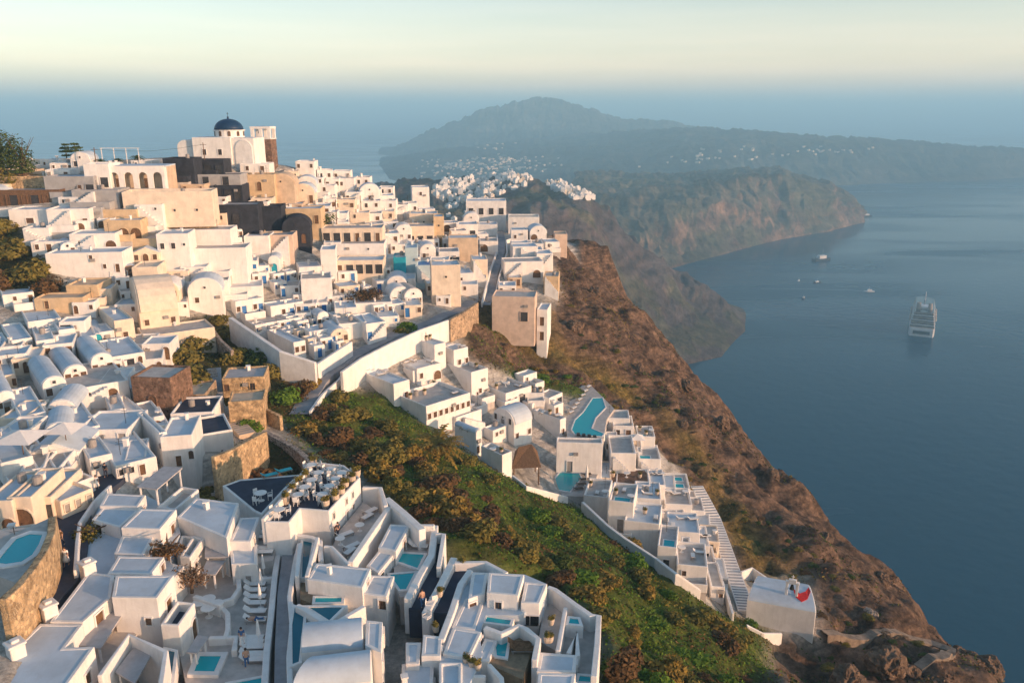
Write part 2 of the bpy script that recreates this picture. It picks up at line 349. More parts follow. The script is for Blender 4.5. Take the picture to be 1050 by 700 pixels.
# ---------------------------------------------------------------- far lands: surveyed profiles, foot to crest, then a falling back slope
def far_land(name, cols, m, amp, nsub=60, psub=46, seed=1, back=1.25):
    pxs = [c[0] for c in cols]; npf = len(cols[0][1]); xs = np.linspace(pxs[0], pxs[-1], nsub*len(cols))
    P = np.array([[(y, Y) for y, Y in c[1]] for c in cols], float)
    Q = np.stack([np.stack([np.interp(xs, pxs, P[:, k, j]) for k in range(npf)], 1) for j in (0, 1)], 2)
    t = np.linspace(0, npf-1, psub); X = np.zeros((psub+8, len(xs))); Yv = X.copy(); Z = X.copy()
    for i, x in enumerate(xs):
        yy = np.interp(t, range(npf), Q[i, :, 0]); Y = np.interp(t, range(npf), Q[i, :, 1])
        for j in range(psub):
            p = at_Y(x, yy[j], Y[j]); X[j, i], Yv[j, i], Z[j, i] = p
        for j in range(8):
            f = 1+(back-1)*(j+1)/8; X[psub+j, i] = X[psub-1, i]*f; Yv[psub+j, i] = Yv[psub-1, i]*f; Z[psub+j, i] = Z[psub-1, i]*(1-((j+1)/8)**1.5)-2
    e = np.clip((Z)/40, 0, 1)
    sc_ = amp*8
    n1 = fbm(X, Yv, sc_, seed); gul = np.abs(fbm(X*1.3+Z*.3, Yv*.5, sc_*.3, seed+3, 4))*1.4
    Z2 = Z + e*(n1*amp*.6 - gul*amp*.9); X2 = X + e*fbm(Yv, Z, sc_*.4, seed+5)*amp*.8; Y2 = Yv + e*fbm(X, Z*2, sc_*.4, seed+6)*amp*1.1
    Z2[0] -= 6
    return tag(grid_mesh(name, X2, Y2, Z2, m), kind='structure')
cliff_m = land_mat('caldera_cliff', [(None, (.10, .08, .08), (.18, .145, .135), .02), ('steep', (.085, .066, .066), (.17, .125, .115), .05), ('patch', (.10, .10, .06), (.19, .16, .11), .05)])
cliff2_m = land_mat('far_caldera_cliff', [(None, (.13, .12, .08), (.24, .19, .13), .008), ('steep', (.13, .085, .07), (.42, .27, .18), .012), ('patch', (.12, .12, .07), (.22, .19, .12), .02)])
plain_m = land_mat('far_plain', [(None, (.07, .075, .065), (.17, .155, .125), .004), ('patch', (.07, .08, .06), (.15, .14, .11), .008)])
far_land('near_caldera_cliff', [
 (380,[(300,800),(220,1000),(197,1200),(187,1400)]),(440,[(300,800),(220,1000),(196,1200),(182,1400)]),(520,[(300,760),(230,900),(200,1150),(178,1350)]),
 (560,[(340,800),(260,900),(205,1100),(180,1350)]),(600,[(370,850),(300,950),(215,1150),(190,1300)]),(620,[(380,900),(310,1000),(228,1200),(206,1350)]),
 (650,[(385,950),(330,1050),(265,1200),(236,1350)]),(700,[(373,1060),(340,1120),(300,1250),(275,1350)]),(740,[(367,1098),(350,1150),(327,1230),(308,1300)]),(764,[(340,1240),(338,1245),(336,1250),(334,1260)])],
 cliff_m, 20, seed=2, back=1.12)
far_land('middle_headland', [
 (590,[(260,1700),(215,1900),(195,2100),(185,2500),(174,3000)]),(690,[(275,1780),(250,1850),(215,1980),(190,2200),(174,3000)]),(740,[(262,1950),(238,2020),(205,2130),(185,2300),(170,3000)]),
 (800,[(246,2200),(228,2260),(202,2380),(178,2500),(170,3000)]),(850,[(237,2350),(222,2420),(203,2480),(190,2550),(184,2700)]),(875,[(231,2500),(222,2530),(214,2560),(207,2600),(204,2650)]),(887,[(229,2560),(224,2570),(220,2580),(216,2600),(213,2620)])],
 cliff2_m, 30, seed=12, back=1.15)
far_land('far_caldera_rim', [
 (370,[(206,3500),(200,3900),(193,4300),(186,4800),(178,5500)]),(400,[(204,3500),(193,3900),(183,4300),(174,4800),(163,5500)]),(460,[(200,3500),(188,3900),(176,4300),(164,4800),(150,5500)]),(600,[(195,3700),(180,4000),(165,4400),(150,5000),(135,6000)]),
 (700,[(194,3700),(180,3900),(160,4200),(145,4500),(130,5200)]),(760,[(192,3800),(178,3950),(155,4200),(142,4500),(132,5000)]),(850,[(190,3880),(175,4000),(155,4200),(143,4400),(138,4700)]),
 (950,[(187,4100),(175,4250),(160,4400),(150,4550),(145,4800)]),(1000,[(184,4200),(174,4300),(162,4400),(153,4500),(149,4700)]),(1100,[(178,4600),(171,4660),(163,4750),(156,4850),(152,5000)])],
 plain_m, 32, seed=22, back=1.2)
far_land('mountain', [
 (360,[(172,6000),(170,6300),(168,6600)]),(395,[(170,6000),(163,6500),(155,7000)]),(440,[(165,6000),(147,6500),(133,7000)]),(500,[(165,6000),(135,6600),(109,7000)]),(530,[(165,6000),(131,6600),(102,7000)]),(550,[(160,6000),(130,6600),(99,7000)]),
 (575,[(160,6000),(130,6600),(102,7000)]),(600,[(160,6000),(131,6600),(108,7000)]),(640,[(160,6000),(135,6600),(120,7000)]),(690,[(160,6000),(139,6600),(124,7000)]),(720,[(160,6000),(142,6600),(130,7000)]),(800,[(160,6000),(146,6600),(140,7000)])],
 plain_m, 38, seed=32, back=1.2)
# ---------------------------------------------------------------- sea
sea_m = water_mat('sea_water', (.0, .062, .112), .22, .06, .3, 2)
sea_m.node_tree.nodes['Principled BSDF'].inputs['Specular IOR Level'].default_value = .10; sea_m.node_tree.nodes['Principled BSDF'].inputs['Specular Tint'].default_value = (.3, .75, 1, 1)
def sea_streaks():
    nt = sea_m.node_tree; N = nt.nodes; L = nt.links; b = N['Principled BSDF']; geo = N.new('ShaderNodeNewGeometry'); mp = N.new('ShaderNodeMapping'); mp.inputs['Scale'].default_value = (.0011, .0034, 1); mp.inputs['Rotation'].default_value = (0, 0, .25); L.new(geo.outputs['Position'], mp.inputs[0])
    n = N.new('ShaderNodeTexNoise'); n.inputs['Scale'].default_value = 1; n.inputs['Detail'].default_value = 7; n.inputs['Distortion'].default_value = .8; L.new(mp.outputs[0], n.inputs[0])
    r = N.new('ShaderNodeMapRange'); r.inputs['From Min'].default_value = .38; r.inputs['From Max'].default_value = .66; r.inputs['To Min'].default_value = .06; r.inputs['To Max'].default_value = .34; L.new(n.outputs['Fac'], r.inputs[0]); L.new(r.outputs[0], b.inputs['Roughness'])
sea_streaks()
tag(MB().add([(-30000, -2000, 0), (30000, -2000, 0), (30000, 30000, 0), (-30000, 30000, 0)], [(0, 1, 2, 3)]).build('sea', sea_m), kind='structure')
# ---------------------------------------------------------------- air
HZ = dict(density=2.0e-4, color=(.43, .77, 1.0), aniso=0)
hm = bpy.data.materials.new('haze_air'); hm.use_nodes = True; hm.node_tree.nodes.clear()
pv = hm.node_tree.nodes.new('ShaderNodeVolumePrincipled'); om = hm.node_tree.nodes.new('ShaderNodeOutputMaterial')
pv.inputs['Density'].default_value = HZ['density']; pv.inputs['Color'].default_value = (*HZ['color'], 1); pv.inputs['Anisotropy'].default_value = HZ['aniso']
hm.node_tree.links.new(pv.outputs[0], om.inputs['Volume'])
tag(MB().box((0, 14000, 274), (62000, 34000, 602)).build('haze', hm), kind='stuff')
# ---------------------------------------------------------------- light and camera
SUN_EL, SUN_AZ = 8.0, 116.0     # azimuth clockwise from +Y (the view direction)
w = bpy.data.worlds.new('World'); sc.world = w; w.use_nodes = True
N, L = w.node_tree.nodes, w.node_tree.links
bg = N['Background']; sky = N.new('ShaderNodeTexSky'); sky.sky_type = 'NISHITA'; sky.sun_disc = False
sky.sun_elevation = math.radians(SUN_EL); sky.sun_rotation = math.radians(SUN_AZ); sky.altitude = 300; sky.air_density = 1.0; sky.dust_density = 1.2; sky.ozone_density = 1.2
tc = N.new('ShaderNodeTexCoord'); sp = N.new('ShaderNodeSeparateXYZ'); L.new(tc.outputs['Generated'], sp.inputs[0])
gr = N.new('ShaderNodeValToRGB'); L.new(sp.outputs[2], gr.inputs[0]); E = gr.color_ramp.elements   # evening glow over the horizon
E[0].position = 0; E[0].color = (1.0, 1.2, 1.6, 1); E[1].position = .30; E[1].color = (0, .05, .08, 1)
for p_, c_ in ((.018, (1.2, .95, 1.3, 1)), (.032, (2.0, 1.15, 1.2, 1)), (.052, (2.5, 1.35, 1.0, 1)), (.10, (1.3, .72, .45, 1)), (.16, (.3, .22, .2, 1))):
    e_ = E.new(p_); e_.color = c_
mc = N.new('ShaderNodeMapping'); mc.inputs['Scale'].default_value = (3, 3, 38); L.new(tc.outputs['Generated'], mc.inputs[0])
nc_ = N.new('ShaderNodeTexNoise'); nc_.inputs['Scale'].default_value = 1.3; nc_.inputs['Detail'].default_value = 6; L.new(mc.outputs[0], nc_.inputs[0])   # thin veils of cloud
rc = N.new('ShaderNodeMapRange'); rc.inputs['From Min'].default_value = .35; rc.inputs['From Max'].default_value = .7; rc.inputs['To Min'].default_value = .86; rc.inputs['To Max'].default_value = 1.16; L.new(nc_.outputs['Fac'], rc.inputs[0])
gm = N.new('ShaderNodeMix'); gm.data_type = 'RGBA'; gm.blend_type = 'MULTIPLY'; gm.inputs[0].default_value = 1; L.new(gr.outputs[0], gm.inputs[6]); L.new(rc.outputs[0], gm.inputs[7])
ad = N.new('ShaderNodeMix'); ad.data_type = 'RGBA'; ad.blend_type = 'ADD'; ad.inputs[0].default_value = 1
L.new(sky.outputs[0], ad.inputs[6]); L.new(gm.outputs[2], ad.inputs[7]); L.new(ad.outputs[2], bg.inputs[0]); bg.inputs[1].default_value = .13
sl = bpy.data.lights.new('Sun', 'SUN'); sl.energy = 3.5; sl.angle = math.radians(.53); sl.color = (1, .59, .35)
so = bpy.data.objects.new('sun', sl); C.objects.link(so)
a, e = math.radians(SUN_AZ), math.radians(SUN_EL)
so.rotation_euler = Vector((math.sin(a)*math.cos(e), math.cos(a)*math.cos(e), math.sin(e))).to_track_quat('Z', 'Y').to_euler()
cam = bpy.data.cameras.new('Camera'); co = bpy.data.objects.new('Camera', cam); C.objects.link(co); sc.camera = co
co.location = (0, 0, ZC); co.rotation_euler = (math.radians(90)-PIT, 0, 0)
cam.sensor_width = 36; cam.lens = 36*FP/1050; cam.clip_start = 1; cam.clip_end = 80000
sc.view_settings.view_transform = 'Standard'; sc.view_settings.look = 'None'; sc.view_settings.gamma = 1; sc.view_settings.exposure = 1.0
sc.render.engine = 'CYCLES'; sc.cycles.use_denoising = True; sc.cycles.max_bounces = 6; sc.cycles.volume_bounces = 4; sc.cycles.diffuse_bounces = 4
# ---------------------------------------------------------------- house building
TO = [0, 0, 5.0]
def tile(ox, oy, s=5.0): TO[:] = [ox, oy, s]
def tx(p): return (TO[0]+p[0]/TO[2], TO[1]+p[1]/TO[2])
def arch(w, h, k=7, rise=None):
    """arched outline, width w centred on 0, springing so that the crown is at h"""
    r = w/2 if rise is None else rise; r = min(r, h*.9)
    return [(-w/2, 0), (w/2, 0)]+[(w/2*math.cos(math.pi*i/k), h-r+r*math.sin(math.pi*i/k)) for i in range(k+1)]
def rect(w, h): return [(-w/2, 0), (w/2, 0), (w/2, h), (-w/2, h)]
KEY = {'w': ('window', .8, 1.1, 1.0, 'brownglass', 0), 'W': ('window', 1.5, 1.1, .95, 'brownglass', 0), 'a': ('window', .7, 1.3, .9, 'brownglass', 1), 'd': ('door', 1.0, 2.1, 0, 'wood', 0), 'D': ('door', 1.7, 2.2, 0, 'glass', 0),
       'A': ('door', 1.1, 2.3, 0, 'wood', 1), 'b': ('door', 1.0, 2.1, 0, 'blue', 0), 'B': ('window', .8, 1.0, 1.0, 'blue', 0), 'g': ('door', 1.0, 2.1, 0, 'greydoor', 0), 'G': ('window', .8, 1.2, .9, 'glass', 0), 'n': ('niche', 2.2, 2.2, 0, 'wood', 1),  # niche is a flat dark panel, the recess shade put into its colour
       't': ('door', 1.3, 2.2, 0, 'teal', 1), 's': ('window', .5, .5, 1.5, 'glass', 0), 'h': ('shutter', .8, 1.3, .9, 'greydoor', 0)}
def opening(root, o, u, n, kind, sc_=1.0, dz=0, wallm='white'):
    """one window or door on a wall: o foot of the wall under its middle, u along the wall, n outwards"""
    name, w, h, z, m, ar = KEY[kind]; w, h, z = w*sc_, h*sc_, z*sc_
    o = Vector(o)+Vector((0, 0, z+dz)); up = Vector((0, 0, 1)); f = .09*sc_
    pr = (arch if ar else rect)
    f = .13*sc_
    if name == 'window':
        inner = [(a, b+f) for a, b in pr(w, h)]; outer = pr(w+2*f, h+2*f)
        fr = MB().ring(o-up*f, u, up, n, outer, inner, .13).build('window', wallm if kind != 'B' else 'white', root)
        MB().extrude(o+n*.02, u, up, n, pr(w, h), .04).build('pane', m, fr)
        if kind in 'wWG' and sc_ > .7:
            MB().extrude(o+n*.05, u, up, n, [(-.03, .01), (.03, .01), (.03, h-.01), (-.03, h-.01)], .03).build('mullion', 'wood', fr)
    else:
        dr = MB().extrude(o+n*.02, u, up, n, pr(w, h), .05).build(name, m, root)
        outer = pr(w+2*f, h+f)
        MB().ring(o, u, up, n, outer, pr(w, h), .14).build('frame', wallm, dr)
def row(root, base, u, n, length, code, z0, height, sc_=1.0, wallm='white'):
    """rows of openings on a wall, top floor first, split by '/'"""
    fl = code.split('/'); fh = height/len(fl)
    for i, r in enumerate(fl):
        zf = (len(fl)-1-i)*fh; k = len(r)
        for j, c in enumerate(r):
            if c == '.': continue
            s = min(sc_, (fh-.15)/(KEY[c][2]+KEY[c][3]+.1), (length/k)/(KEY[c][1]+.15))
            if s < .2: continue
            opening(root, base+u*(length*(j+.5)/k)+Vector((0, 0, z0-base.z+zf+.04)), u, n, c, s, 0, wallm)
def solve_len(F, d, xpx):
    m = (xpx-525)/FP; dv = F[1]*CP+(ZC-F[2])*SP
    a = (m*dv-F[0])/((d[0]-m*d[1]*CP) or 1e-6)
    return min(max(a, 1.0), 45)
def inset(poly, t):
    n = len(poly); out = []
    A = sum(poly[i][0]*poly[(i+1) % n][1]-poly[(i+1) % n][0]*poly[i][1] for i in range(n))
    s = 1 if A > 0 else -1
    for i in range(n):
        p0, p1, p2 = Vector(poly[i-1][:2]), Vector(poly[i][:2]), Vector(poly[(i+1) % n][:2])
        e1, e2 = (p1-p0).normalized(), (p2-p1).normalized()
        n1, n2 = Vector((-e1.y, e1.x))*s, Vector((-e2.y, e2.x))*s
        b = (n1+n2); l = b.length
        if l < 1e-3: out.append(tuple(p1+n1*t)); continue
        b /= l; out.append(tuple(p1+b*t/max(b.dot(n1), .35)))
    return out
def shell(root, poly, z0, zt, wallm, roofm, ph, name='walls', pt=.28, bevel=.05):
    """walls with a parapet, and the roof terrace laid inside them as a part of its own"""
    ins = inset(poly, pt); n = len(poly); zr = zt-ph
    vs = [(*p[:2], z0) for p in poly]+[(*p[:2], zt) for p in poly]+[(*p[:2], zt) for p in ins]+[(*p[:2], zr) for p in ins]
    fs = []
    for i in range(n):
        j = (i+1) % n
        fs += [(i, j, n+j, n+i), (n+i, n+j, 2*n+j, 2*n+i), (2*n+i, 2*n+j, 3*n+j, 3*n+i)]
    fs += [tuple(range(3*n, 4*n))]
    w = MB().add(vs, fs).build(name, wallm, root, bevel=bevel)
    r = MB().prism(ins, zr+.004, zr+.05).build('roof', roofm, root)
    return w, r
COUNT = [0]
SPOTS = []; TOPS = {}
def chimney(root, x, y, z, rng_, m='white'):
    s = rng_.uniform(.35, .55); h = rng_.uniform(.6, 1.1)
    MB().box((x, y, z+h/2), (s, s, h), rng_.uniform(0, 1.5)).box((x, y, z+h+.06), (s*1.4, s*1.4, .12), .3).build('chimney', m, root)
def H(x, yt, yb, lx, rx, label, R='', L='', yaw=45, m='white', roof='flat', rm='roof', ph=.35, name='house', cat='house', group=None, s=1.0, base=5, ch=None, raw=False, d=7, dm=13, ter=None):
    """a house from its near corner: corner top and foot, and where its two seen walls end"""
    if not raw:
        (x, yt), (_, yb) = tx((x, yt)), tx((x, yb)); lx, rx = tx((lx, 0))[0], tx((rx, 0))[0]
    if abs(yaw) < 30: x = lx
    G = ground(x, yb); zt = ZC-G.y*kk(yt); z0 = G.z; zt = max(zt, z0+1.2)
    F = Vector((G.x, G.y, zt)); ya = math.radians(yaw); front = abs(yaw) < 30
    dR, dL = Vector((math.cos(ya), math.sin(ya), 0)), Vector((-math.sin(ya), math.cos(ya), 0))
    a = solve_len(F, dR, rx); b = d if front else min(solve_len(F, dL, lx), dm)
    a = a if front else min(a, dm*1.6)
    nR, nL = -dL, -dR
    R0, L0 = F+dR*a, F+dL*b
    poly = [F, R0, R0+dL*b, L0]
    COUNT[0] += 1; rn = random.Random(COUNT[0])
    if not R and not any(q_ in label for q_ in ('plain', 'blank', 'wall', 'shed', 'block')) and name in ('house', 'suite', 'hotel_house'): R = rn.choice(('.D', 'w.', '.w.d', 'd.', 'wd', '.n'))
    root = thing(name, label, cat, (F.x, F.y, z0), group)
    zf = z0-base
    SPOTS.append((root, poly, zt, z0)); TOPS[label] = (poly, zt-ph)
    if roof == 'flat':
        shell(root, poly, zf, zt, m, rm, ph)
        if ch is None: ch = rn.random() < .5
        if ch:
            c = F+dR*a*rn.uniform(.15, .85)+dL*b*rn.uniform(.5, .9); chimney(root, c.x, c.y, zt-ph, rn, 'white')
    elif roof in ('vR', 'vL', 'gR', 'gL'):
        u, d, wl, dl, n = (dR, dL, a, b, nR) if roof[1] == 'R' else (dL, dR, b, a, nL)
        rise = wl*(.42 if roof[0] == 'v' else .22); hh = zt-zf
        if roof[0] == 'v': prof = [(0, 0), (wl, 0)]+[(wl/2+wl/2*math.cos(math.pi*i/12), hh+rise*math.sin(math.pi*i/12)) for i in range(13)]
        else: prof = [(0, 0), (wl, 0), (wl, hh), (wl/2, hh+rise), (0, hh)]
        MB().extrude((F.x, F.y, zf), u, (0, 0, 1), n, prof, dl).build('walls', m, root, bevel=.05)
        k = 1.05; pr2 = [(wl/2+(q[0]-wl/2)*k, q[1]+.07) for q in prof[2:]]
        pr1 = [(wl/2+(q[0]-wl/2)*.97, q[1]-.1) for q in prof[2:]]
        MB().extrude((F.x-n.x*.3, F.y-n.y*.3, zf), u, (0, 0, 1), n, pr2+pr1[::-1], dl-.35).build('roof', rm, root, smooth=False)
        if roof[0] == 'v' and wl > 2.6:
            opening(root, F+u*wl/2+n*.0+Vector((0, 0, hh+zf-F.z+rise*.25)), u, n, 's', .9, -1.4, m)
    for code, u, n, l in ((R, dR, nR, a), (L, dL, nL, b)):
        hgt = zt-z0-(ph if roof == 'flat' else 0)
        if roof[0] in 'vg' and ((roof[1] == 'R') == (u is dR)): hgt = max(hgt+l*.3, 2.7)
        if code: row(root, F.copy(), u, n, l, code, z0, hgt, s, m)
    q_ = rn.random()
    if q_ < .22 and a > 4 and zt-z0 > 2 and roof == 'flat' and name in ('house', 'suite', 'hotel_house') and 'pointed' not in label and 'retaining' not in label:     # outside stair climbing the sunny wall
        mb = MB(); ns_ = 9; w0 = min(a*.9, 5); rev = rn.random() < .5
        for k in range(ns_):
            t0, t1 = w0*k/ns_, w0*(k+1)/ns_; e0, e1 = (t0, t1) if not rev else (a-t1, a-t0); hh = z0+(zt-ph-z0)*(k+1)/ns_
            mb.prism([tuple(v[:2]) for v in (F+dR*e0+nR*.03, F+dR*e0+nR*.95, F+dR*e1+nR*.95, F+dR*e1+nR*.03)], zf, hh)
        mb.build('stairs', 'white2', root)
    elif q_ < .4:
        c = F+dR*a*rn.uniform(.1, .9)+nR*.2; MB().box((c.x, c.y, z0+(zt-z0)*.62), (.85, .3, .6), ya).build('air_conditioner', 'greydoor', root)
    if rn.random() < .16 and roof == 'flat':
        c = F+dR*a*rn.uniform(.2, .8)+dL*b*rn.uniform(.3, .9); mb = MB().tube([(c.x, c.y, zt-ph), (c.x, c.y, zt+1.9)], .035, 5)
        for k in range(3): mb.box((c.x, c.y, zt+1.1+.33*k), (.9-.2*k, .03, .03), ya)
        mb.build('antenna', 'black', root)
    if rn.random() < .14 and roof == 'flat':
        c = F+dR*a*rn.uniform(.3, .7)+dL*b*rn.uniform(.4, .8); MB().lathe((c.x, c.y, zt-ph), [(.45, 0), (.47, .5), (.45, 1.0), (.15, 1.12)], 12).build('water_tank', 'greydoor', root, smooth=False)
    if ter is None: ter = rn.random() < .3
    if ter and a > 3:
        t0, t1, dd, zz = a*rn.uniform(0, .3), a*rn.uniform(.7, 1), rn.uniform(1.6, 3), z0+rn.uniform(-.2, .5)
        q = [F+dR*t0+nR*.02, F+dR*t0+nR*dd, F+dR*t1+nR*dd, F+dR*t1+nR*.02]
        MB().prism([tuple(p[:2]) for p in q], zf, zz).build('terrace', 'pave', root)
        mb = MB()
        for p, r_ in ((q[0], q[1]), (q[1], q[2]), (q[2], q[3])):
            c = (p+r_)/2; v = r_-p; mb.box((c.x, c.y, zz+.1), (v.length+.18, .2, 1.4+.01*v.length), math.atan2(v.y, v.x))
        mb.build('terrace_wall', m, root, bevel=.04)
    if roof == 'flat' and not front and rn.random() < .0: pass
    return dict(root=root, F=F, dR=dR, dL=dL, a=a, b=b, nR=nR, nL=nL, zt=zt, z0=z0, poly=poly)
def pz(pts, z): return [at_z(*tx(p), z) for p in pts]
ZSH = [.9, .78]
def ZF(z): return z-ZSH[0] if z >= 298.4 else z
def POLY(pts, yb, label, m='white', rm='roof', ph=.1, name='house', cat='house', group=None, z=None, base=5, walls={}, s=1.0, ch=0, pt=.3):
    """a house surveyed by its roof outline; the first corner's foot is at yb. walls: {edge index: openings code}"""
    p0 = tx(pts[0])
    if z is None:
        G = ground(p0[0], tx((0, yb))[1]); zt = ZC-G.y*kk(p0[1]); z0 = G.z
    else: zt = ZF(z); z0 = zt-yb*.8
    poly = pz(pts, zt); root = thing(name, label, cat, (poly[0].x, poly[0].y, z0), group)
    shell(root, poly, z0-base, zt, m, rm, ph, pt=pt)
    SPOTS.append((root, poly, zt, z0))
    A = sum(poly[i].x*poly[(i+1) % len(poly)].y-poly[(i+1) % len(poly)].x*poly[i].y for i in range(len(poly)))
    if not walls and z is not None and name == 'house': walls = {1: ('.d.', 'w.', '.w', 'd..w')[int(p0[0]+p0[1]) % 4], 0: ('', '..w', 'w.', '')[int(p0[0]*3+p0[1]) % 4]}
    for e, code in walls.items():
        p, q = poly[e], poly[(e+1) % len(poly)]
        if A < 0: p, q = q, p
        u = (q-p).normalized(); n = Vector((u.y, -u.x, 0))
        row(root, p.copy(), u, n, (q-p).length, code, z0, zt-z0-ph, s, m)
    rn = random.Random(len(pts)*7+int(p0[0]))
    c = sum(poly, Vector((0, 0, 0)))/len(poly)
    for k in range(ch): chimney(root, c.x+rn.uniform(-1.2, 1.2), c.y+rn.uniform(-1.2, 1.2), zt-ph, rn)
    return dict(root=root, poly=poly, zt=zt, z0=z0)
def SLAB(pts, z, th, label, m='pave', name='terrace', cat='terrace', group=None, kind=None):
    """a paved level; pts photo positions on the plane z"""
    poly = pz(pts, z)
    o = MB().prism(poly, z-th, z).build(name, m); return tag(o, label, cat if kind is None else None, group, kind)
def WALL(pts, h, t, label, m='white', z=None, name='low_wall', cat='wall', group=None, base=2.5, hs=0, parent=None, closed=False):
    """a wall along photo positions of its TOP line; z the level of its foot (None: the hillside)"""
    P = []
    if z is not None and z >= 295: h = h*ZSH[1]
    for p in pts:
        q = tx(p)
        P.append(at_z(q[0], q[1], ZF(z)+h) if z is not None else ground(q[0], q[1], h))
    mb = MB(); n = len(P); ns = []
    for i in range(n):
        if closed: tdir = P[(i+1) % n]-P[i-1]
        else: tdir = P[min(i+1, n-1)]-P[max(i-1, 0)]
        tdir.z = 0; tdir.normalize(); ns.append(Vector((-tdir.y, tdir.x, 0)))
    vs, fs = [], []
    for p, nn in zip(P, ns):
        a, b = p+nn*t/2, p-nn*t/2
        vs += [a, b, Vector((b.x, b.y, p.z-h-base)), Vector((a.x, a.y, p.z-h-base))]
    for i in range(n if closed else n-1):
        j = (i+1) % n
        for k in range(4): fs.append((4*i+k, 4*i+(k+1) % 4, 4*j+(k+1) % 4, 4*j+k))
    if not closed: fs += [(0, 1, 2, 3), (4*n-1, 4*n-2, 4*n-3, 4*n-4)]
    o = mb.add(vs, fs).build(name, m, parent, bevel=.04)
    return tag(o, label, cat, group) if parent is None else o
def POOL(pts, z, label, m='pool', rim=.25, cat='pool', dark=False):
    poly = pz(pts, z); A = sum(poly[i].x*poly[(i+1) % len(poly)].y-poly[(i+1) % len(poly)].x*poly[i].y for i in range(len(poly)))
    out = inset(poly, -rim); n = len(poly); c = sum(poly, Vector((0, 0, 0)))/n
    root = thing('swimming_pool', label, cat, (c.x, c.y, z-1))
    vs = [(*p[:2], z+.06) for p in poly]+[(*p[:2], z+.06) for p in out]+[(*p[:2], z-1.5) for p in out]+[(*p[:2], z-1.2) for p in poly]
    fs = []
    for i in range(n):
        j = (i+1) % n; fs += [(i, j, n+j, n+i), (n+i, n+j, 2*n+j, 2*n+i), (3*n+i, 3*n+j, j, i)]
    MB().add(vs, fs).build('rim', 'white', root)
    MB().prism([tuple(p[:2]) for p in poly], z-.6, z-.02).build('water', m, root)
    return root

def B(x0, x1, yt, yb, label, R='', yaw=5, **k): return H(x0, yt, yb, x0, x1, label, R=R, yaw=yaw, **k)
_U = ['', 'first', 'second', 'third', 'fourth', 'fifth', 'sixth', 'seventh', 'eighth', 'ninth']
ORD = _U[1:]+['tenth', 'eleventh', 'twelfth', 'thirteenth', 'fourteenth', 'fifteenth', 'sixteenth', 'seventeenth', 'eighteenth', 'nineteenth']
for t_, e_ in (('twenty', 'twentieth'), ('thirty', 'thirtieth'), ('forty', 'fortieth'), ('fifty', 'fiftieth')): ORD += [e_]+[t_+'-'+q_ for q_ in _U[1:]]
COLN = {'white': 'white', 'white2': 'off white', 'cream': 'cream', 'tan': 'tan', 'slope': 'ochre', 'blueplaster': 'pale blue', 'grey': 'grey', 'rose': 'rose'}
def FILL(poly, dx, dy, phrase, group, wh=(9, 15, 7, 12), yaws=(5, 40), cols=('white',)*6+('white2', 'cream'), codes=('w.d', 'wdw', 'd.w', 'ww', '.d', 'w.A'), seed=1, gap=1.0, base=6, roofs=('flat',)*5+('vR',)):
    """a close-packed quarter: houses row by row wherever no surveyed house stands"""
    rn = random.Random(seed); ys = [p[1] for p in poly]; xs = [p[0] for p in poly]
    y = min(ys)+dy; rowi = 0; X = np.array([0.]); 
    while y < max(ys):
        x = min(xs)+rn.uniform(0, dx*.6); k = 0
        while x < max(xs):
            wpx = rn.uniform(wh[0], wh[1]); hpx = rn.uniform(wh[2], wh[3]); yy = y+rn.uniform(-.25, .25)*dy
            if inpoly(np.array([x]), np.array([yy]), poly)[0]:
                g = ground(x+wpx/2, yy); ok = (round(x+wpx/2, 1), round(yy, 1), 0) not in MISS and (round(x, 1), round(yy, 1), 0) not in MISS and g.y < 330
                for _, pl, _, _ in SPOTS:
                    c = sum((Vector(p[:2]) for p in pl), Vector((0, 0)))/len(pl); r = max((Vector(p[:2])-c).length for p in pl)
                    if (Vector(g[:2])-c).length < max((r*.62+wpx*(g.y*CP+(ZC-g.z)*SP)/FP*.38)*gap, 2): ok = False; break
                if ok and k < len(ORD):
                    m = rn.choice(cols); yw = rn.uniform(*yaws); rf = rn.choice(roofs)
                    lab = f"{COLN[m]} {'vaulted' if rf != 'flat' else 'flat roofed'} house, {ORD[k]} from left in {ORD[rowi]} row {phrase}"
                    H(x+wpx*.4, yy-hpx, yy, x, x+wpx, lab, R=rn.choice(codes), yaw=yw, m=m, roof=rf, raw=True, group=group, base=base, d=rn.uniform(5, 8), rm=rn.choice(['roof', 'roof', 'pave', 'white2']))
                    k += 1
            x += dx*rn.uniform(.75, 1.2)
        if k: rowi += 1
        y += dy
def VAULT(pts, z, rise, zb, label, name='vaulted_house', m='white', cat='house'):
    """a barrel roof whose axis runs along edge 0-1 of the outline; z the springing level"""
    z = ZF(z); P = pz(pts, z); root = thing(name, label, cat, (P[0].x, P[0].y, zb)); k = 12
    vs = []
    for a, b in ((P[0], P[3]), (P[1], P[2])):
        vs += [Vector((a.x, a.y, zb-4)), Vector((b.x, b.y, zb-4))]
        vs += [b.lerp(a, (1-math.cos(math.pi*i/k))/2)+Vector((0, 0, rise*math.sin(math.pi*i/k))) for i in range(k+1)]
    n = k+3
    fs = [tuple(range(n)), tuple(range(2*n-1, n-1, -1))]+[(i, (i+1) % n, n+(i+1) % n, n+i) for i in range(n)]
    MB().add(vs, fs).build('walls', m, root, bevel=.06)
    vs2 = []
    for t in (.02, .98):
        for i in range(k+1):
            a, b = P[0].lerp(P[1], t), P[3].lerp(P[2], t)
            for r_ in (0,): vs2.append(b.lerp(a, (1-math.cos(math.pi*i/k))/2)+Vector((0, 0, rise*math.sin(math.pi*i/k)+.03)))
    q = k+1
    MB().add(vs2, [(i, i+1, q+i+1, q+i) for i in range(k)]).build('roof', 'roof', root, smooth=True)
    SPOTS.append((root, P, z, zb)); return root
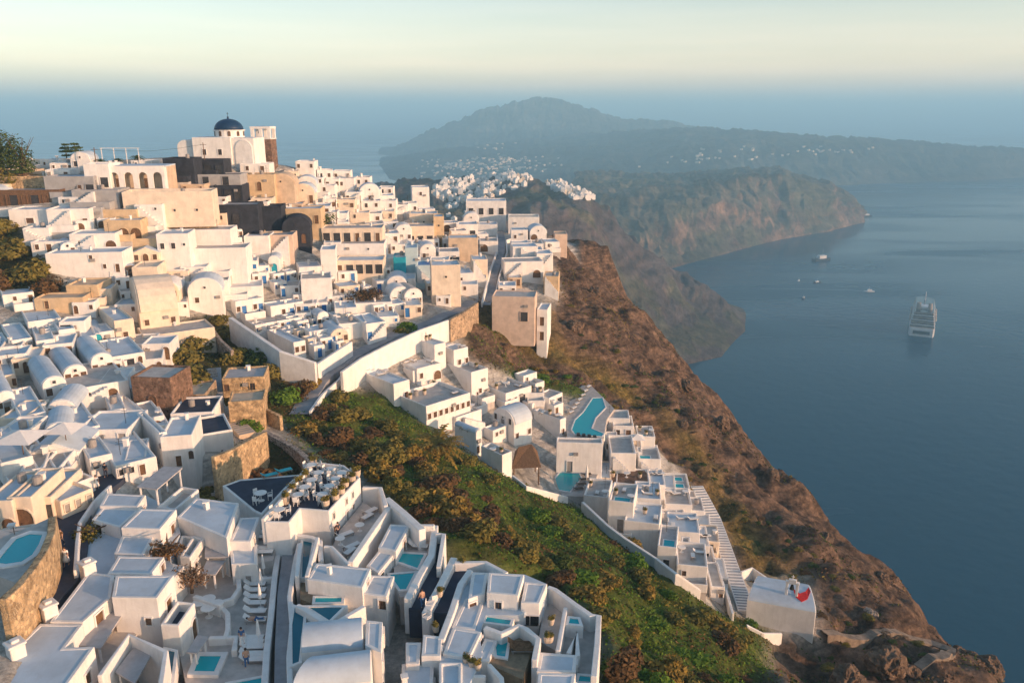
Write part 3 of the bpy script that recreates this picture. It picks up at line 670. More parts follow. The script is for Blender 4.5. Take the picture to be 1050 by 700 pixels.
def PERG(pts, z, label, zb, m='awning', name='pergola', group=None, th=.14, posts=True):
    z = ZF(z); zb = ZF(zb); P = pz(pts, z); c = sum(P, Vector((0, 0, 0)))/len(P); root = thing(name, label, 'pergola', (c.x, c.y, zb), group)
    MB().prism([tuple(p[:2]) for p in P], z-th, z).build('shade', m, root)
    if posts:
        for p in inset(P, .25): MB().box((p[0], p[1], (zb+z-th)/2), (.14, .14, z-th-zb-.004)).build('post', 'white', root)
    return root
def PATH(pts, width, label, m='path', name='path', lift=.12, h=0):
    P = []
    for p in pts: P.append(ground(*tx(p), h))
    Q = []
    for i in range(len(P)-1):
        n = max(2, int((P[i+1]-P[i]).length/1.2))
        for k in range(n): Q.append(P[i].lerp(P[i+1], k/n))
    Q.append(P[-1]); vs, fs = [], []
    for i, p in enumerate(Q):
        t = Q[min(i+1, len(Q)-1)]-Q[max(i-1, 0)]; t.z = 0; t.normalize(); nn = Vector((-t.y, t.x, 0))*width/2
        z = max(ground_z0(p.x, p.y), zg_(p.x, p.y), *(zg_(p.x+s_*nn.x, p.y+s_*nn.y) for s_ in (1, -1)))+h
        if i % 3 == 0: SPOTS.append((None, [p+Vector((a_, b_, 0))*width*.7 for a_, b_ in ((1, 1), (1, -1), (-1, -1), (-1, 1))], z, z))
        for s in (1, -1):
            vs.append((p.x+s*nn.x, p.y+s*nn.y, z+lift))
        for s in (1, -1):
            vs.append((p.x+s*nn.x, p.y+s*nn.y, z-1.5))
    for i in range(len(Q)-1):
        a, b = 4*i, 4*i+4
        fs += [(a, b, b+1, a+1), (a, a+2, b+2, b), (a+1, b+1, b+3, a+3)]
    return tag(MB().add(vs, fs).build(name, m), kind='structure')
def arcade(x0, yt, yb, x1, yaw, n, label, m='white', depth=7, name='arcaded_building', cat='building', h_arch=.72, floor_m='pave'):
    """a building behind an open row of arches"""
    (a0, yt_), (_, yb_) = tx((x0, yt)), tx((x0, yb)); x1_ = tx((x1, 0))[0]
    G = ground(a0, yb_); zt = ZC-G.y*kk(yt_); z0 = G.z; ya = math.radians(yaw); u = Vector((math.cos(ya), math.sin(ya), 0)); nn = Vector((u.y, -u.x, 0))
    F = Vector((G.x, G.y, zt)); l = solve_len(F, u, x1_); root = thing(name, label, cat, (F.x, F.y, z0))
    bw = l/n; H_ = zt-z0; mb = MB(); w = bw*.62; ah = H_*h_arch; r = w/2
    for i in range(n):
        prof = [(0, -5), (0, H_), (bw, H_), (bw, -5), (bw/2+r, -5), (bw/2+r, 0)]+[(bw/2+r*math.cos(math.pi*k/9), ah-r+r*math.sin(math.pi*k/9)) for k in range(10)]+[(bw/2-r, 0), (bw/2-r, -5)]
        mb.extrude((F.x+u.x*bw*i, F.y+u.y*bw*i, z0), u, (0, 0, 1), nn, prof, .5)
    mb.build('arcade', m, root)
    b0, b1 = F-nn*2.2, F+u*l-nn*2.2
    MB().prism([tuple(p[:2]) for p in (b0, b1, b1-nn*depth, b0-nn*depth)], z0-5, zt-.36).build('walls', 'tan', root)
    e = u*.01
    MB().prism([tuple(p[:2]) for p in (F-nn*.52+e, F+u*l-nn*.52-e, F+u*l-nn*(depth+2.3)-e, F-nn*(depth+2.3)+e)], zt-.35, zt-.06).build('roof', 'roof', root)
    MB().prism([tuple(p[:2]) for p in (F+nn*.3, F+u*l+nn*.3, b1+nn*.01, b0+nn*.01)], z0-5, z0-.02).build('floor', floor_m, root)
    for q, s_ in ((F, 1), (F+u*l, -1)):
        MB().extrude(q-nn*.51, nn*-1, (0, 0, 1), u*-s_, [(0, -H_-5), (1.65, -H_-5), (1.65, -.4), (0, -.4)], .35).build('side_wall', m, root)
    for i in range(0, n, 2): opening(root, b0+u*bw*(i+.5)+Vector((0, 0, z0-b0.z)), u, nn, 'd', 1.0, 0, 'tan')
    SPOTS.append((root, [F, F+u*l, b1-nn*depth, b0-nn*depth], zt, z0))
    return dict(root=root, F=F, u=u, l=l, z0=z0, zt=zt)
# ================================================================ the upper village, left of the gully
tile(0, 140)
B(-60, 240, 205, 275, 'long ochre rubble stone house in the top left corner above the timber veranda', m='stone2', name='stone_house', rm='tan', R='')
B(-60, 306, 275, 355, 'brown timber fronted veranda house below the ochre stone wall at the top left', R='DdDdDdD', m='wood', rm='awning')
B(-30, 62, 172, 210, 'low tan block at the left edge under the leafy trees', m='tan', rm='tan')
B(90, 168, 172, 212, 'low tan block standing just right of the leafy trees on the crest', m='tan', rm='tan')
B(208, 298, 120, 162, 'small pale cube on the crest between the trees and the umbrella pines')
B(235, 478, 205, 300, 'flat blue grey roofed house left of the arched hotel building', R='...wD', m='grey')
B(375, 604, 275, 355, 'grey house with a cream door and grey awning roof below the arched hotel', R='.d...', m='grey', rm='awning')
B(440, 556, 140, 262, 'white flat roofed wing with one square opening joined to the arched hotel', R='.D', yaw=6)
B(640, 1085, 285, 425, 'very long cream plastered building under the arched hotel with small windows', R='....s.s.', m='cream', yaw=10, ph=.7, base=2, name='terrace_building', cat='building', rm='pave', ch=False)
B(55, 250, 375, 470, 'white annexe with one wide window above the steep left lane', R='.W.', yaw=8)
B(250, 455, 372, 475, 'white house with large brown shuttered window and a brown door', R='.W.d', yaw=8)
B(455, 520, 365, 440, 'dark grey shed between the white shuttered house and the ochre terrace', m='grey', yaw=8, rm='awning')
B(125, 250, 470, 545, 'white lean to house with one brown window at the bend of the left lane', R='w.', yaw=8)
B(165, 400, 540, 605, 'white middle terrace house with four brown openings above the lane', R='wdw.', yaw=10)
B(365, 590, 500, 590, 'white middle terrace house with brown wide shutter and small domed chimney', R='Ww.n', yaw=10)
B(245, 625, 600, 705, 'tall plain white house with one brown shutter above the red flowered door', R='...w../....wd', yaw=9)
B(515, 700, 375, 440, 'ochre ledge wall house at the top of the tan terraces', R='', m='slope', yaw=6, rm='pave')
B(540, 720, 430, 525, 'tan retaining house with two low arches in the middle of the upper village', R='.nn', m='slope', yaw=8, d=5)
B(610, 820, 525, 580, 'ochre low wall house above the round gabled cream house', R='', m='slope', yaw=8, rm='pave')
B(680, 815, 600, 660, 'small cream house with rounded gable, porthole and grey door', R='wAw', m='cream', roof='gR', yaw=12)
B(820, 965, 500, 690, 'tall white house with two dark upper windows beside a sloping parapet', R='GGs/...', yaw=10)
B(700, 830, 350, 470, 'white cube house with two small windows below the end of the long cream wall', R='.s/s.', yaw=8)
B(815, 1060, 385, 450, 'ochre stone terrace house with a dark doorway tucked under the long cream wall', R='..d..', m='stone2', yaw=4, rm='pave')
B(955, 1260, 575, 700, 'broad white house with sloping side wall and brown pergola at its foot', R='', yaw=8, rm='pave')
B(830, 1180, 480, 540, 'low white dining terrace house strewn with dark tables', yaw=6, rm='pave')
arcade(555, 152, 268, 836, 6, 4, 'white hotel building with four arched openings on the crest')
tile(160, 110)
B(45, 190, 262, 378, 'dark navy volcanic stone building with flat roof left below the domed church', R='D.', m='dark', rm='dark', yaw=4, name='stone_house')
B(190, 345, 270, 345, 'dark long roofed veranda in front of the navy stone building', R='DDD', m='dark', rm='dark', yaw=4, name='stone_house')
B(180, 430, 345, 400, 'dark low stone wall building under the navy veranda', R='.D.D.', m='grey', rm='dark', yaw=4, name='stone_house')
B(300, 440, 400, 470, 'dark basement storey with black openings below the grey stone wall', R='DDD', m='dark', rm='dark', yaw=4, name='stone_house')
B(432, 580, 290, 345, 'low white house at the foot of the brown bell tower', yaw=6)
B(450, 605, 345, 430, 'yellow stone house with a dark arched doorway below the bell tower', R='.A.', m='slope', rm='stone', yaw=6, name='stone_house')
B(575, 710, 400, 475, 'rounded tan rock house right of the yellow stone house', m='tan', roof='vR', rm='tan', yaw=6, name='stone_house')
B(300, 520, 500, 600, 'dark blue shaded veranda house with long grey roof in the middle of the upper village', R='DD.', m='dark', rm='grey', yaw=6, name='stone_house')
B(510, 640, 510, 620, 'dark navy walled house between the veranda house and the vaulted one', R='', m='dark', rm='dark', yaw=6, name='stone_house')
B(650, 790, 622, 700, 'blue black vaulted house with a rounded front below the ochre bank', R='.A', m='dark', roof='vR', rm='dark', yaw=10, name='stone_house')
B(640, 845, 520, 600, 'ochre plastered retaining house under the bushy bank', m='slope', yaw=5)
B(575, 700, 655, 765, 'square rose brown house with a pale shutter', R='.h.', m='rose', rm='grey', yaw=6)
B(455, 578, 660, 740, 'plain white slab house left of the square rose brown house', yaw=6)
# --- the domed church and its bell tower
def church():
    tile(160, 110)
    g = ground(160+340/5, 110+290/5); z0 = g.z; Y = g.y
    def X(x): return at_Y(*tx((x, 200)), Y).x
    def Zy(y): return ZC-Y*kk(tx((0, y))[1])
    root = thing('domed_church', 'white church with dark blue dome on a round drum at the top of the village', 'church', (X(340), Y, z0))
    zr = Zy(155); x0, x1 = X(185), X(385)
    MB().prism([(x0, Y), (x1, Y), (x1, Y+11), (x0, Y+11)], z0-6, zr).build('nave', 'white', root, bevel=.08)
    MB().prism([(x1+.02, Y+.6), (X(500), Y+.6), (X(500), Y+10), (x1+.02, Y+10)], z0-6, Zy(158)).build('side_wing', 'white', root, bevel=.08)
    MB().extrude((X(400), Y+.3, z0-6), (1, 0, 0), (0, 0, 1), (0, -1, 0), [(0, 0), (X(490)-X(400), 0)]+[((X(490)-X(400))*(.5+.5*math.cos(math.pi*i/10)), Zy(215)-z0+6+2.4*math.sin(math.pi*i/10)) for i in range(11)], 8).build('apse', 'white2', root, bevel=.05)
    cx = X(345); r = (X(415)-X(268))/2; cy = Y+5.5
    zd = Zy(118)
    dr = MB().lathe((cx, cy, zr-.1), [(r*1.02, 0), (r*1.02, zd-zr-.15), (r*1.1, zd-zr-.1), (r*1.1, zd-zr+.1)], 20).build('drum', 'white', root)
    for i in range(10):
        a = 2*math.pi*(i+.5)/10-1.57; n = Vector((math.cos(a), math.sin(a), 0)); u = Vector((-n.y, n.x, 0))
        MB().extrude(Vector((cx, cy, zr+.25))+n*(r*1.03+.03), u, (0, 0, 1), n, arch(.75, (zd-zr)*.72), .15).build('window', 'brownglass', dr)
    hd = Zy(62)-zd
    dm = MB().lathe((cx, cy, zd+.08), [(r*math.cos(t), hd*math.sin(t)) for t in [math.pi/2*k/9 for k in range(9)]]+[(.25, hd*.998), (.22, hd+.3), (.3, hd+.45), (.06, hd+.6), (.05, hd+.95)], 24).build('dome', 'dome', root, smooth=True)
    MB().box((cx, cy, zd+hd+1.25), (.08, .08, 1.0)).box((cx, cy, zd+hd+1.4), (.5, .08, .08)).build('cross', 'black', dm)
    # old translucent looking grey vault left of it
    x2, x3 = X(100), X(186); w_ = x3-x2
    MB().extrude((x2, Y+1, z0-6), (1, 0, 0), (0, 0, 1), (0, -1, 0), [(0, 0), (w_-.05, 0), (w_-.05, Zy(168)-z0+6)]+[(w_*(.5+.5*math.cos(t))-.05, Zy(205)-z0+6+(Zy(168)-Zy(205))*math.sin(t)) for t in [math.pi/2+math.pi/2*k/6 for k in range(7)]], 7).build('annexe', 'white2', root, bevel=.05)
    for s in (.3, .7): opening(root, (x0+(x1-x0)*s, Y, z0), Vector((1, 0, 0)), Vector((0, -1, 0)), 'G', 1.2, 1.2)
    SPOTS.append((root, [Vector((x0, Y)), Vector((X(500), Y)), Vector((X(500), Y+11)), Vector((x0, Y+11))], zr, z0))
    g = ground(160+545/5, 110+300/5); Y2 = g.y-1; Y = Y2; z0 = ZC-Y*kk(tx((0, 300))[1])
    t = thing('bell_tower', 'square brown stone bell tower with white open belfry beside the domed church', 'bell tower', (X(548), Y, z0))
    x0, x1 = X(490), X(590); zb = Zy(165); w_ = x1-x0
    MB().prism([(x0, Y), (x1, Y), (x1, Y+w_), (x0, Y+w_)], z0-6, zb).build('shaft', 'stonebrown', t)
    zt = Zy(100)
    MB().prism([(x0-.12, Y-.12), (x1+.12, Y-.12), (x1+.12, Y+w_+.12), (x0-.12, Y+w_+.12)], zb+.003, zb+.25).build('ledge', 'white', t)
    f = MB(); pw = w_*.16
    for sx in (0, .5, 1):
        for sy in (0, 1):
            f.box((x0+pw/2+(w_-pw)*sx, Y+pw/2+(w_-pw)*sy, (zb+.26+zt-.5)/2), (pw, pw, zt-.5-zb-.26))
    f.box((x0+w_/2, Y+w_/2, zt-.3), (w_+.2, w_+.2, .6))
    f.build('belfry', 'white', t)
    MB().lathe((x0+w_*.3, Y+w_/2, zt-1.9), [(.42, 0), (.36, .25), (.26, .7), (.1, .85)], 10).build('bell', 'black', t)
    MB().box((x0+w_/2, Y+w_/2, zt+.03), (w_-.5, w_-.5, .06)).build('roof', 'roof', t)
    SPOTS.append((t, [Vector((x0, Y)), Vector((x1, Y)), Vector((x1, Y+w_)), Vector((x0, Y+w_))], zt, z0))
church()
# --- tile (0,240)
tile(0, 240)
H(628, 205, 262, 530, 720, 'brown fronted vaulted house with grey barrel roof and pale door', R='A', L='DD', roof='vR', m='brownwall', yaw=35)
B(180, 425, 330, 385, 'low ochre retaining house with sandy terrace roof below the dry bank', m='slope', yaw=8, rm='tan', d=5)
B(345, 500, 262, 330, 'ochre curved wall house beside the narrow white edged stairs', m='slope', yaw=6, rm='tan')
B(690, 806, 170, 300, 'tall cream ramp walled house above the barrel roofed cream house', m='cream', yaw=10, rm='cream', ch=False)
H(725, 405, 500, 590, 915, 'cream barrel roofed house with two brown windows on its sunny side', R='w.w', roof='vL', m='cream', rm='cream', yaw=31)
H(742, 525, 580, 700, 1100, 'long cream walled terrace house with tiny window above the round bushes', R='sd....', m='cream', yaw=33, rm='pave')
H(600, 445, 568, 430, 684, 'cream cube house with one brown window left of the barrel roofed house', R='w', L='.d', m='cream', yaw=38)
B(312, 432, 450, 530, 'white framed porch shading two blue loungers', R='D.', yaw=12, d=4)
H(20, 312, 368, -70, 172, 'white cube with blue grey terrace roof at the left edge', yaw=36)
H(150, 450, 512, 40, 312, 'white corner house with plain sunny wall left of the framed porch', yaw=36)
H(240, 500, 560, 140, 320, 'small white house in front of the plain sunny corner house', R='.n', yaw=36)
H(70, 545, 620, -60, 165, 'shaded white house with dark stair gap at its right', yaw=38)
H(-10, 600, 660, -80, 66, 'white wall corner at the left edge below the shaded stair house', yaw=38)
H(482, 535, 578, 430, 528, 'tiny white chapel with a blue arched door', R='t', roof='vR', yaw=30)
B(560, 770, 570, 605, 'narrow white terrace block under the cream cube house', yaw=10, rm='pave')
tile(190, 240)
B(-20, 110, 170, 250, 'white house with brown arched door beside the wavy white stair wall', R='A.s', yaw=10)
B(20, 190, 300, 380, 'small white cottage with low vault right of the wavy stair wall', R='w.', roof='vR', yaw=15)
B(115, 280, 160, 225, 'pale shed with brown pergola under the broad sloping house', R='DwD', yaw=8, m='slope', rm='wood')
# --- tile (0,350): vaulted rows
tile(0, 350)
H(478, 112, 190, 335, 578, 'white vaulted house with long pale roof and brown arched door, highest of the vaulted row', R='wAw', roof='vR', yaw=38)
H(338, 175, 240, 150, 446, 'white vaulted house in the middle of the vaulted row with three brown openings', R='wAw', roof='vR', yaw=38)
H(232, 235, 320, 80, 340, 'white vaulted house with a blind arch on its front, lowest of the vaulted row', R='wn', roof='vR', yaw=38)
H(-8, 300, 378, -130, 76, 'white vaulted house cut by the left edge with tall brown door', R='wAw', roof='vR', yaw=38)
H(582, 80, 165, 500, 742, 'white house with two arched windows round a wide dark door beside the vaulted row', R='aDa', yaw=36)
H(362, 250, 330, 245, 660, 'white terrace house with two deep arched porches under the vaulted row', R='.n.n.', yaw=36, rm='pave')
H(118, 385, 485, -10, 236, 'white flat house with tall brown double window left of the small dome roof', R='.wdw', L='D', yaw=38)
B(690, 872, 180, 350, 'brown stone round cornered tower house with an arched niche', R='.A.', m='stonebrown', rm='pave', yaw=-6, d=6, name='stone_house', ch=False)
B(250, 388, 360, 420, 'small white barrel house with three brown slits beside the flat house', R='wdw', roof='vR', yaw=14)
H(400, 455, 550, 290, 512, 'white house with sloping sunny wall in the middle of the lower village', yaw=38)
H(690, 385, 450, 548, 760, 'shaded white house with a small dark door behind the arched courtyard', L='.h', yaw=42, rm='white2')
H(762, 395, 470, 690, 842, 'white house with an arched loggia and blue sunbed on its roof', R='n', yaw=36, rm='pave')
H(835, 470, 630, 700, 852, 'tall white house with a big shaded side wall next to the arched loggia', yaw=40, L='...')
B(398, 655, 455, 550, 'cream fronted house with blind arches and a grey brown door', R='na.g', yaw=4, m='white2')
H(600, 640, 715, 470, 802, 'white house with brown shutters lining the top of the dark street', R='GGd.', yaw=38)
B(838, 985, 490, 645, 'white house with rounded corner and dark door where a person in red stands', R='..d.a', yaw=12)
H(20, 625, 730, -110, 168, 'white house with long sunny wall at the left edge above the cream arches', yaw=42)
B(160, 400, 580, 650, 'white gabled house with pale tent like roof in the lower village', R='n...', roof='gR', yaw=8)
B(0, 118, 395, 480, 'cream house with a tall dark door near the left edge', R='n.D', m='cream', yaw=4)
B(-40, 100, 490, 600, 'white shaded court house at the left edge under the tall dark door', R='n.w', yaw=4, m='white2')
H(470, 600, 690, 395, 575, 'narrow white house between the blind arches and the dark street', R='w.', yaw=38)
B(200, 300, 660, 740, 'white block with folded canopy on the terrace above the cream arches', yaw=10, rm='pave')
tile(150, 330)
H(290, 592, 660, 205, 442, 'white house with curved parapet in front of the stone stairs', R='d...', yaw=28, rm='navy')
H(395, 335, 430, 335, 606, 'golden rubble stone cottage with two dark windows among the bushes', R='w.G.', m='stone2', yaw=24, name='stone_house', rm='awning', ch=True, base=4) if 0 else B(395, 606, 290, 385, 'golden rubble stone cottage with two dark windows among the bushes', R='w..G.', m='stone2', yaw=10, name='stone_house', rm='awning', d=6)
B(430, 600, 410, 530, 'golden stone garden enclosure below the rubble cottage', m='stone2', yaw=12, rm='tan', d=5, name='stone_house', ch=False)
B(180, 300, 375, 440, 'ruined stone hut under the round bushes', m='stone', rm='tan', R='.d', yaw=6, name='stone_house', ch=False)
B(130, 340, 470, 540, 'white low house with dark flat roof right of the brown stone tower', yaw=8, rm='navy', R='.D')
# --- tile (190,220): blue doored terraces
tile(190, 220)
H(262, 445, 525, 125, 396, 'white gabled house with blue doors at the top of the blue doored terraces', R='wb.wb', yaw=40, base=12)
H(442, 470, 545, 392, 606, 'white house with one blue door right of the top blue doored house', R='.wbw', yaw=40, base=12)
H(362, 565, 622, 250, 600, 'white middle house of the blue doored terraces with a brown door', R='wwd.wb..', yaw=40, base=12, rm='pave')
H(560, 655, 735, 420, 616, 'white lowest house of the blue doored terraces with two brown windows', R='ww', yaw=40, base=12)
H(640, 600, 670, 590, 750, 'white house with a single bright blue door on the terrace edge', R='.b', yaw=35, base=8)
B(0, 220, 345, 400, 'long white parapet wall house beneath the broad sloping house', yaw=14, rm='pave', base=4)
B(110, 395, 380, 420, 'white ridge wall house behind the blue doored terraces with ochre panel', yaw=16, rm='white2', base=4)
B(430, 482, 235, 300, 'white arched gateway house with a teal door', R='t', roof='vR', yaw=8)
B(585, 700, 270, 330, 'white curving wall house below the dark navy quarter', yaw=20, base=5)
B(700, 770, 180, 335, 'white tall tower like block beside the curving wall house', yaw=10)
B(745, 1020, 150, 215, 'long white plain terrace building under the two railed balconies', R='...s.', yaw=4, rm='pave', name='terrace_building', cat='building')
B(770, 1015, 235, 305, 'cream hotel building with long glazed balcony', R='dDDDD', yaw=4, m='cream', name='hotel', cat='building')
B(700, 1010, 70, 140, 'hotel building with dark veranda and cream columns under the white gable', R='DDDdDd', yaw=4, m='cream', name='hotel', cat='building', rm='awning')
B(600, 750, 330, 470, 'pale blank retaining house above the diagonal planted stair', yaw=14, m='white2', rm='pave')
B(870, 1060, 455, 520, 'white courtyard house beneath the brown flowering tree', R='..n.', yaw=12, rm='pave')
B(770, 880, 480, 560, 'white house with one blue shutter above the seafront lane', R='.B.', yaw=14)
B(790, 930, 560, 640, 'white curved terrace house hung with plants above the lane', R='A..', yaw=18, rm='pave')
H(930, 560, 655, 850, 1030, 'white steep roofed house with blue gate posts beside the lane', R='b.b', yaw=30)
# --- tile (340,170): the saddle
tile(340, 170)
B(400, 545, 245, 320, 'cream cube house with two small windows on the saddle', R='.ss', m='cream', yaw=6)
B(385, 525, 310, 400, 'cream house with a grey roofed dark veranda below the cream cube', R='DDD', m='cream', rm='awning', yaw=6)
B(525, 575, 260, 410, 'narrow tall ochre house right of the grey roofed veranda', m='slope', yaw=6, R='s/d')
B(415, 500, 110, 200, 'white two storey house with one dark window on the saddle crest', R='.w./...', yaw=10)
B(320, 380, 470, 580, 'bright blue painted house wall beside the pale blue house', m='teal', yaw=6, rm='blueplaster')
B(380, 440, 420, 580, 'pale blue house between the bright blue wall and the grey blue house', m='blueplaster', yaw=6)
B(430, 520, 510, 605, 'grey blue house with a pale door on the saddle slope', R='.h.', m='blueplaster', yaw=6, rm='blue')
B(515, 660, 510, 700, 'tall cream house with small window right of the grey blue house', R='.s./...', m='cream', yaw=8)
B(550, 655, 440, 510, 'house with grey roof and long dark window on the saddle', R='DDD', m='white2', yaw=6, rm='awning')
B(600, 750, 370, 470, 'square tan house with white roof edge below the glazed restaurant', m='tan', yaw=4)
B(720, 800, 480, 600, 'pale house with a bright blue door beside the grey lane', R='.b', yaw=6, m='cream')
B(640, 750, 300, 370, 'white sloping roofed house in front of the glazed restaurant', yaw=6)
B(280, 430, 580, 640, 'white house with a black railed balcony left of the grey blue house', R='.DD.', yaw=6)
B(690, 895, 180, 300, 'two tiered restaurant building with a band of four large windows', R='DDDD/....', m='white2', yaw=2, d=9, name='restaurant', cat='building')
B(745, 850, 300, 345, 'pale garden wall house below the glazed restaurant', m='white2', yaw=2)
B(905, 1065, 262, 345, 'long pale chapel on the cliff top with a thin bell wall', m='white2', yaw=0, d=8, name='chapel', cat='chapel', rm='cream', ch=False)
tile(420, 180, 3.5)
B(370, 460, 255, 320, 'white cube house with flat roof on the cliff top beside the lane', R='.w.', yaw=6)
B(455, 515, 280, 350, 'white small house with arched porch on the cliff top', R='n.', yaw=6)
B(340, 480, 310, 370, 'white terraced villa with curved walls at the bend of the lane', R='..n', yaw=8, rm='pave')
B(295, 450, 432, 520, 'broad pinkish tan retaining house at the cliff edge', m='rose', yaw=-6, d=7, rm='pave', base=6, ch=False)
B(455, 495, 480, 590, 'narrow white house with dark opening at the foot of the tan retaining house', R='d/d', yaw=-10, base=8)
B(480, 535, 360, 420, 'ochre garden wall house overhanging the cliff', m='slope', yaw=-6, base=8, rm='pave', ch=False)
B(520, 566, 210, 250, 'small ruined rose stone tower on the cliff rim', m='rose', rm='tan', yaw=0, name='stone_house', ch=False)
# ================================================================ the hotel terraces right of the gully
tile(340, 290)
H(322, 518, 632, 95, 400, 'white hotel house with a shaded blank side wall at the head of the green gully', R='.w', yaw=45, base=8, ch=False, name='hotel_house')
H(440, 440, 520, 330, 560, 'white hotel house with brown doors on the sunny court', R='w.n', yaw=42, name='hotel_house', rm='white2')
H(487, 632, 730, 325, 712, 'long white hotel wing with eight brown windows in a row', R='wwwwwwww', yaw=44, rm='pave', base=8, ch=False, name='hotel_wing', cat='building', ph=.7)
H(530, 318, 445, 392, 585, 'white block with a dark slatted shade on its roof at the top of the hotel', yaw=42, name='hotel_house')
H(628, 345, 450, 565, 700, 'white hotel house with stepped roofs and two brown windows', R='.w.w', yaw=42, name='hotel_house')
H(718, 458, 600, 555, 803, 'tall white hotel block with roof terrace and tall brown windows', R='..w.D', yaw=42, rm='pave', ph=.8, base=8, name='hotel_house')
H(893, 566, 650, 748, 1026, 'white hotel block with wide grey roof terrace and four brown windows', R='wwDw', yaw=42, rm='pave', ph=.7, base=8, name='hotel_house')
H(640, 690, 760, 520, 770, 'white lower hotel terrace in front of the eight windowed wing', yaw=44, rm='pave', base=8, name='hotel_house', ch=False)
tile(470, 370)
H(92, 375, 475, -20, 122, 'small white vaulted hotel cell at the edge of the green slope', roof='vR', yaw=44, base=6, name='hotel_house')
H(285, 330, 428, 175, 378, 'white two storey chapel like house with rounded roof and three dark openings', roof='vL', L='GgG/.G.', R='w.w', yaw=44, base=6, name='hotel_house')
H(225, 482, 580, 115, 276, 'white walled courtyard block beside the thatched shelter', yaw=44, rm='pave', ph=.7, base=6, name='hotel_house', ch=False)
H(520, 300, 405, 385, 553, 'white cube with one arched window above the pointed white walls', R='a', yaw=44, base=6, name='hotel_house', rm='pave')
B(500, 740, 415, 565, 'large white pointed walled hotel building with a grey door above the lower pool', R='.g...', yaw=-4, base=6, name='hotel_house', d=2.5, rm='pave', ch=False)
B(775, 912, 470, 598, 'white square hotel block with one shuttered window beside the long pool', R='.....', yaw=-3, base=6, d=9, rm='pave', ph=.7, name='hotel_house', ch=False)
H(775, 440, 580, 735, 800, 'narrow white gable wall with a small shuttered window beside the square block', L='.W', yaw=70, base=6, name='hotel_house', ch=False) if 0 else None
H(465, 190, 260, 395, 535, 'long thin white hotel terrace with a grey roof behind the upper pool deck', yaw=50, rm='pave', base=6, name='hotel_house', ch=False)
B(330, 440, 165, 215, 'low beige pergola terrace between two hotel blocks', m='white2', rm='awning', yaw=4, d=4, name='hotel_house', ch=False)
B(915, 1010, 385, 470, 'white suite with a grey terrace right of the square hotel block', yaw=-4, base=6, d=6, rm='pave', ph=.6, name='suite', ch=False)
B(790, 900, 330, 400, 'white step terrace suite just below the long pool', yaw=-4, base=6, d=6, rm='pave', ph=.6, name='suite', ch=False)
B(725, 880, 290, 340, 'white bar terrace at the bend of the long pool', yaw=-4, base=6, d=5, rm='pave', ph=.5, name='suite', ch=False)
B(920, 1040, 500, 600, 'white suite with plunge pool terrace above the brown flat roof', yaw=-4, base=6, d=6, rm='pave', ph=.6, name='suite', ch=False)
tile(590, 450)
B(162, 384, 225, 290, 'white suite roofed in dark brown between the square block and the stairs', yaw=-6, rm='stonebrown', base=6, d=7, name='suite', ch=False)
B(375, 462, 232, 350, 'white cube suite with plain front right of the dark brown roof', yaw=-6, base=6, name='suite')
B(40, 165, 285, 350, 'white walled sun terrace suite at the edge of the green slope', yaw=-14, rm='pave', base=8, ph=.8, name='suite', ch=False)
B(165, 300, 312, 462, 'white suite with one dark door and a small balcony', R='.g.', yaw=-14, base=8, rm='pave', ph=.7, name='suite', ch=False)
B(300, 440, 300, 430, 'white tall suite with rounded doorway behind the balcony suite', R='...n', yaw=-8, base=8, name='suite')
B(245, 432, 415, 515, 'broad plain white suite low on the green slope', yaw=-14, base=8, name='suite', ch=False)
B(455, 600, 330, 400, 'white suite with a curved wall and jacuzzi terrace near the stairs', R='.n.', yaw=-6, base=6, rm='pave', ph=.6, name='suite', ch=False)
B(470, 640, 470, 570, 'white suite with slightly sloping roof beside the white stairs', yaw=-8, base=8, name='suite', R='...')
B(415, 520, 545, 645, 'white suite with a tiny turquoise pool on its lowest terrace', R='.D.', yaw=-14, base=8, rm='awning', ph=.6, name='suite', ch=False)
B(515, 680, 640, 720, 'white suite terrace with dark furniture at the bottom of the strip', yaw=-10, base=8, rm='pave', ph=.8, name='suite', ch=False)
B(625, 690, 545, 640, 'narrow white suite with a shaded balcony against the stairs', R='D', yaw=-8, base=6, name='suite', ch=False)
B(465, 590, 250, 300, 'white pool terrace suite with two turquoise plunge pools', yaw=-6, base=6, rm='pave', ph=.5, name='suite', ch=False)
tile(700, 560)
B(-15, 40, 60, 150, 'white lowest suite with a turquoise corner pool beside the stairs', yaw=-12, base=8, rm='pave', ph=.5, name='suite', ch=False, R='D')
# chapel at the end of the spur
tile(0, 0, 1)
zc_ = ground(836, 657).z
CHAPEL = VAULT([(766, 615), (837, 628), (829, 600), (777, 591)], zc_+4.2, .9, zc_-1.5, 'white barrel vaulted chapel alone at the tip of the lower spur', name='chapel', cat='chapel')
# ================================================================ the near hotel terraces at the foot of the picture
tile(0, 460)
POLY([(510, 292), (705, 296), (748, 236), (548, 226)], 3, 'pale blue roofed house at the top of the roofs along the dark street', z=301.6, base=6)
POLY([(470, 362), (613, 402), (716, 308), (525, 300)], 3, 'low flat roofed house behind the street garden of cactus', z=301.3, base=6)
POLY([(620, 404), (820, 412), (905, 310), (722, 306)], 3.4, 'flat roofed house with a door on its sunny end above the bougainvillea', z=301.9, base=6, walls={1: '..d.'})
POLY([(585, 535), (735, 545), (785, 452), (625, 442)], 3, 'low roofed house between the street garden and the bougainvillea', z=301.0, base=6)
POLY([(550, 640), (775, 642), (842, 552), (605, 548)], 3, 'wide flat roofed house just below the red bougainvillea', z=301.2, base=6)
POLY([(870, 690), (945, 600), (860, 580), (800, 640)], 3, 'small blue grey roofed lean to house beside the dry bougainvillea', z=299.9, base=6)
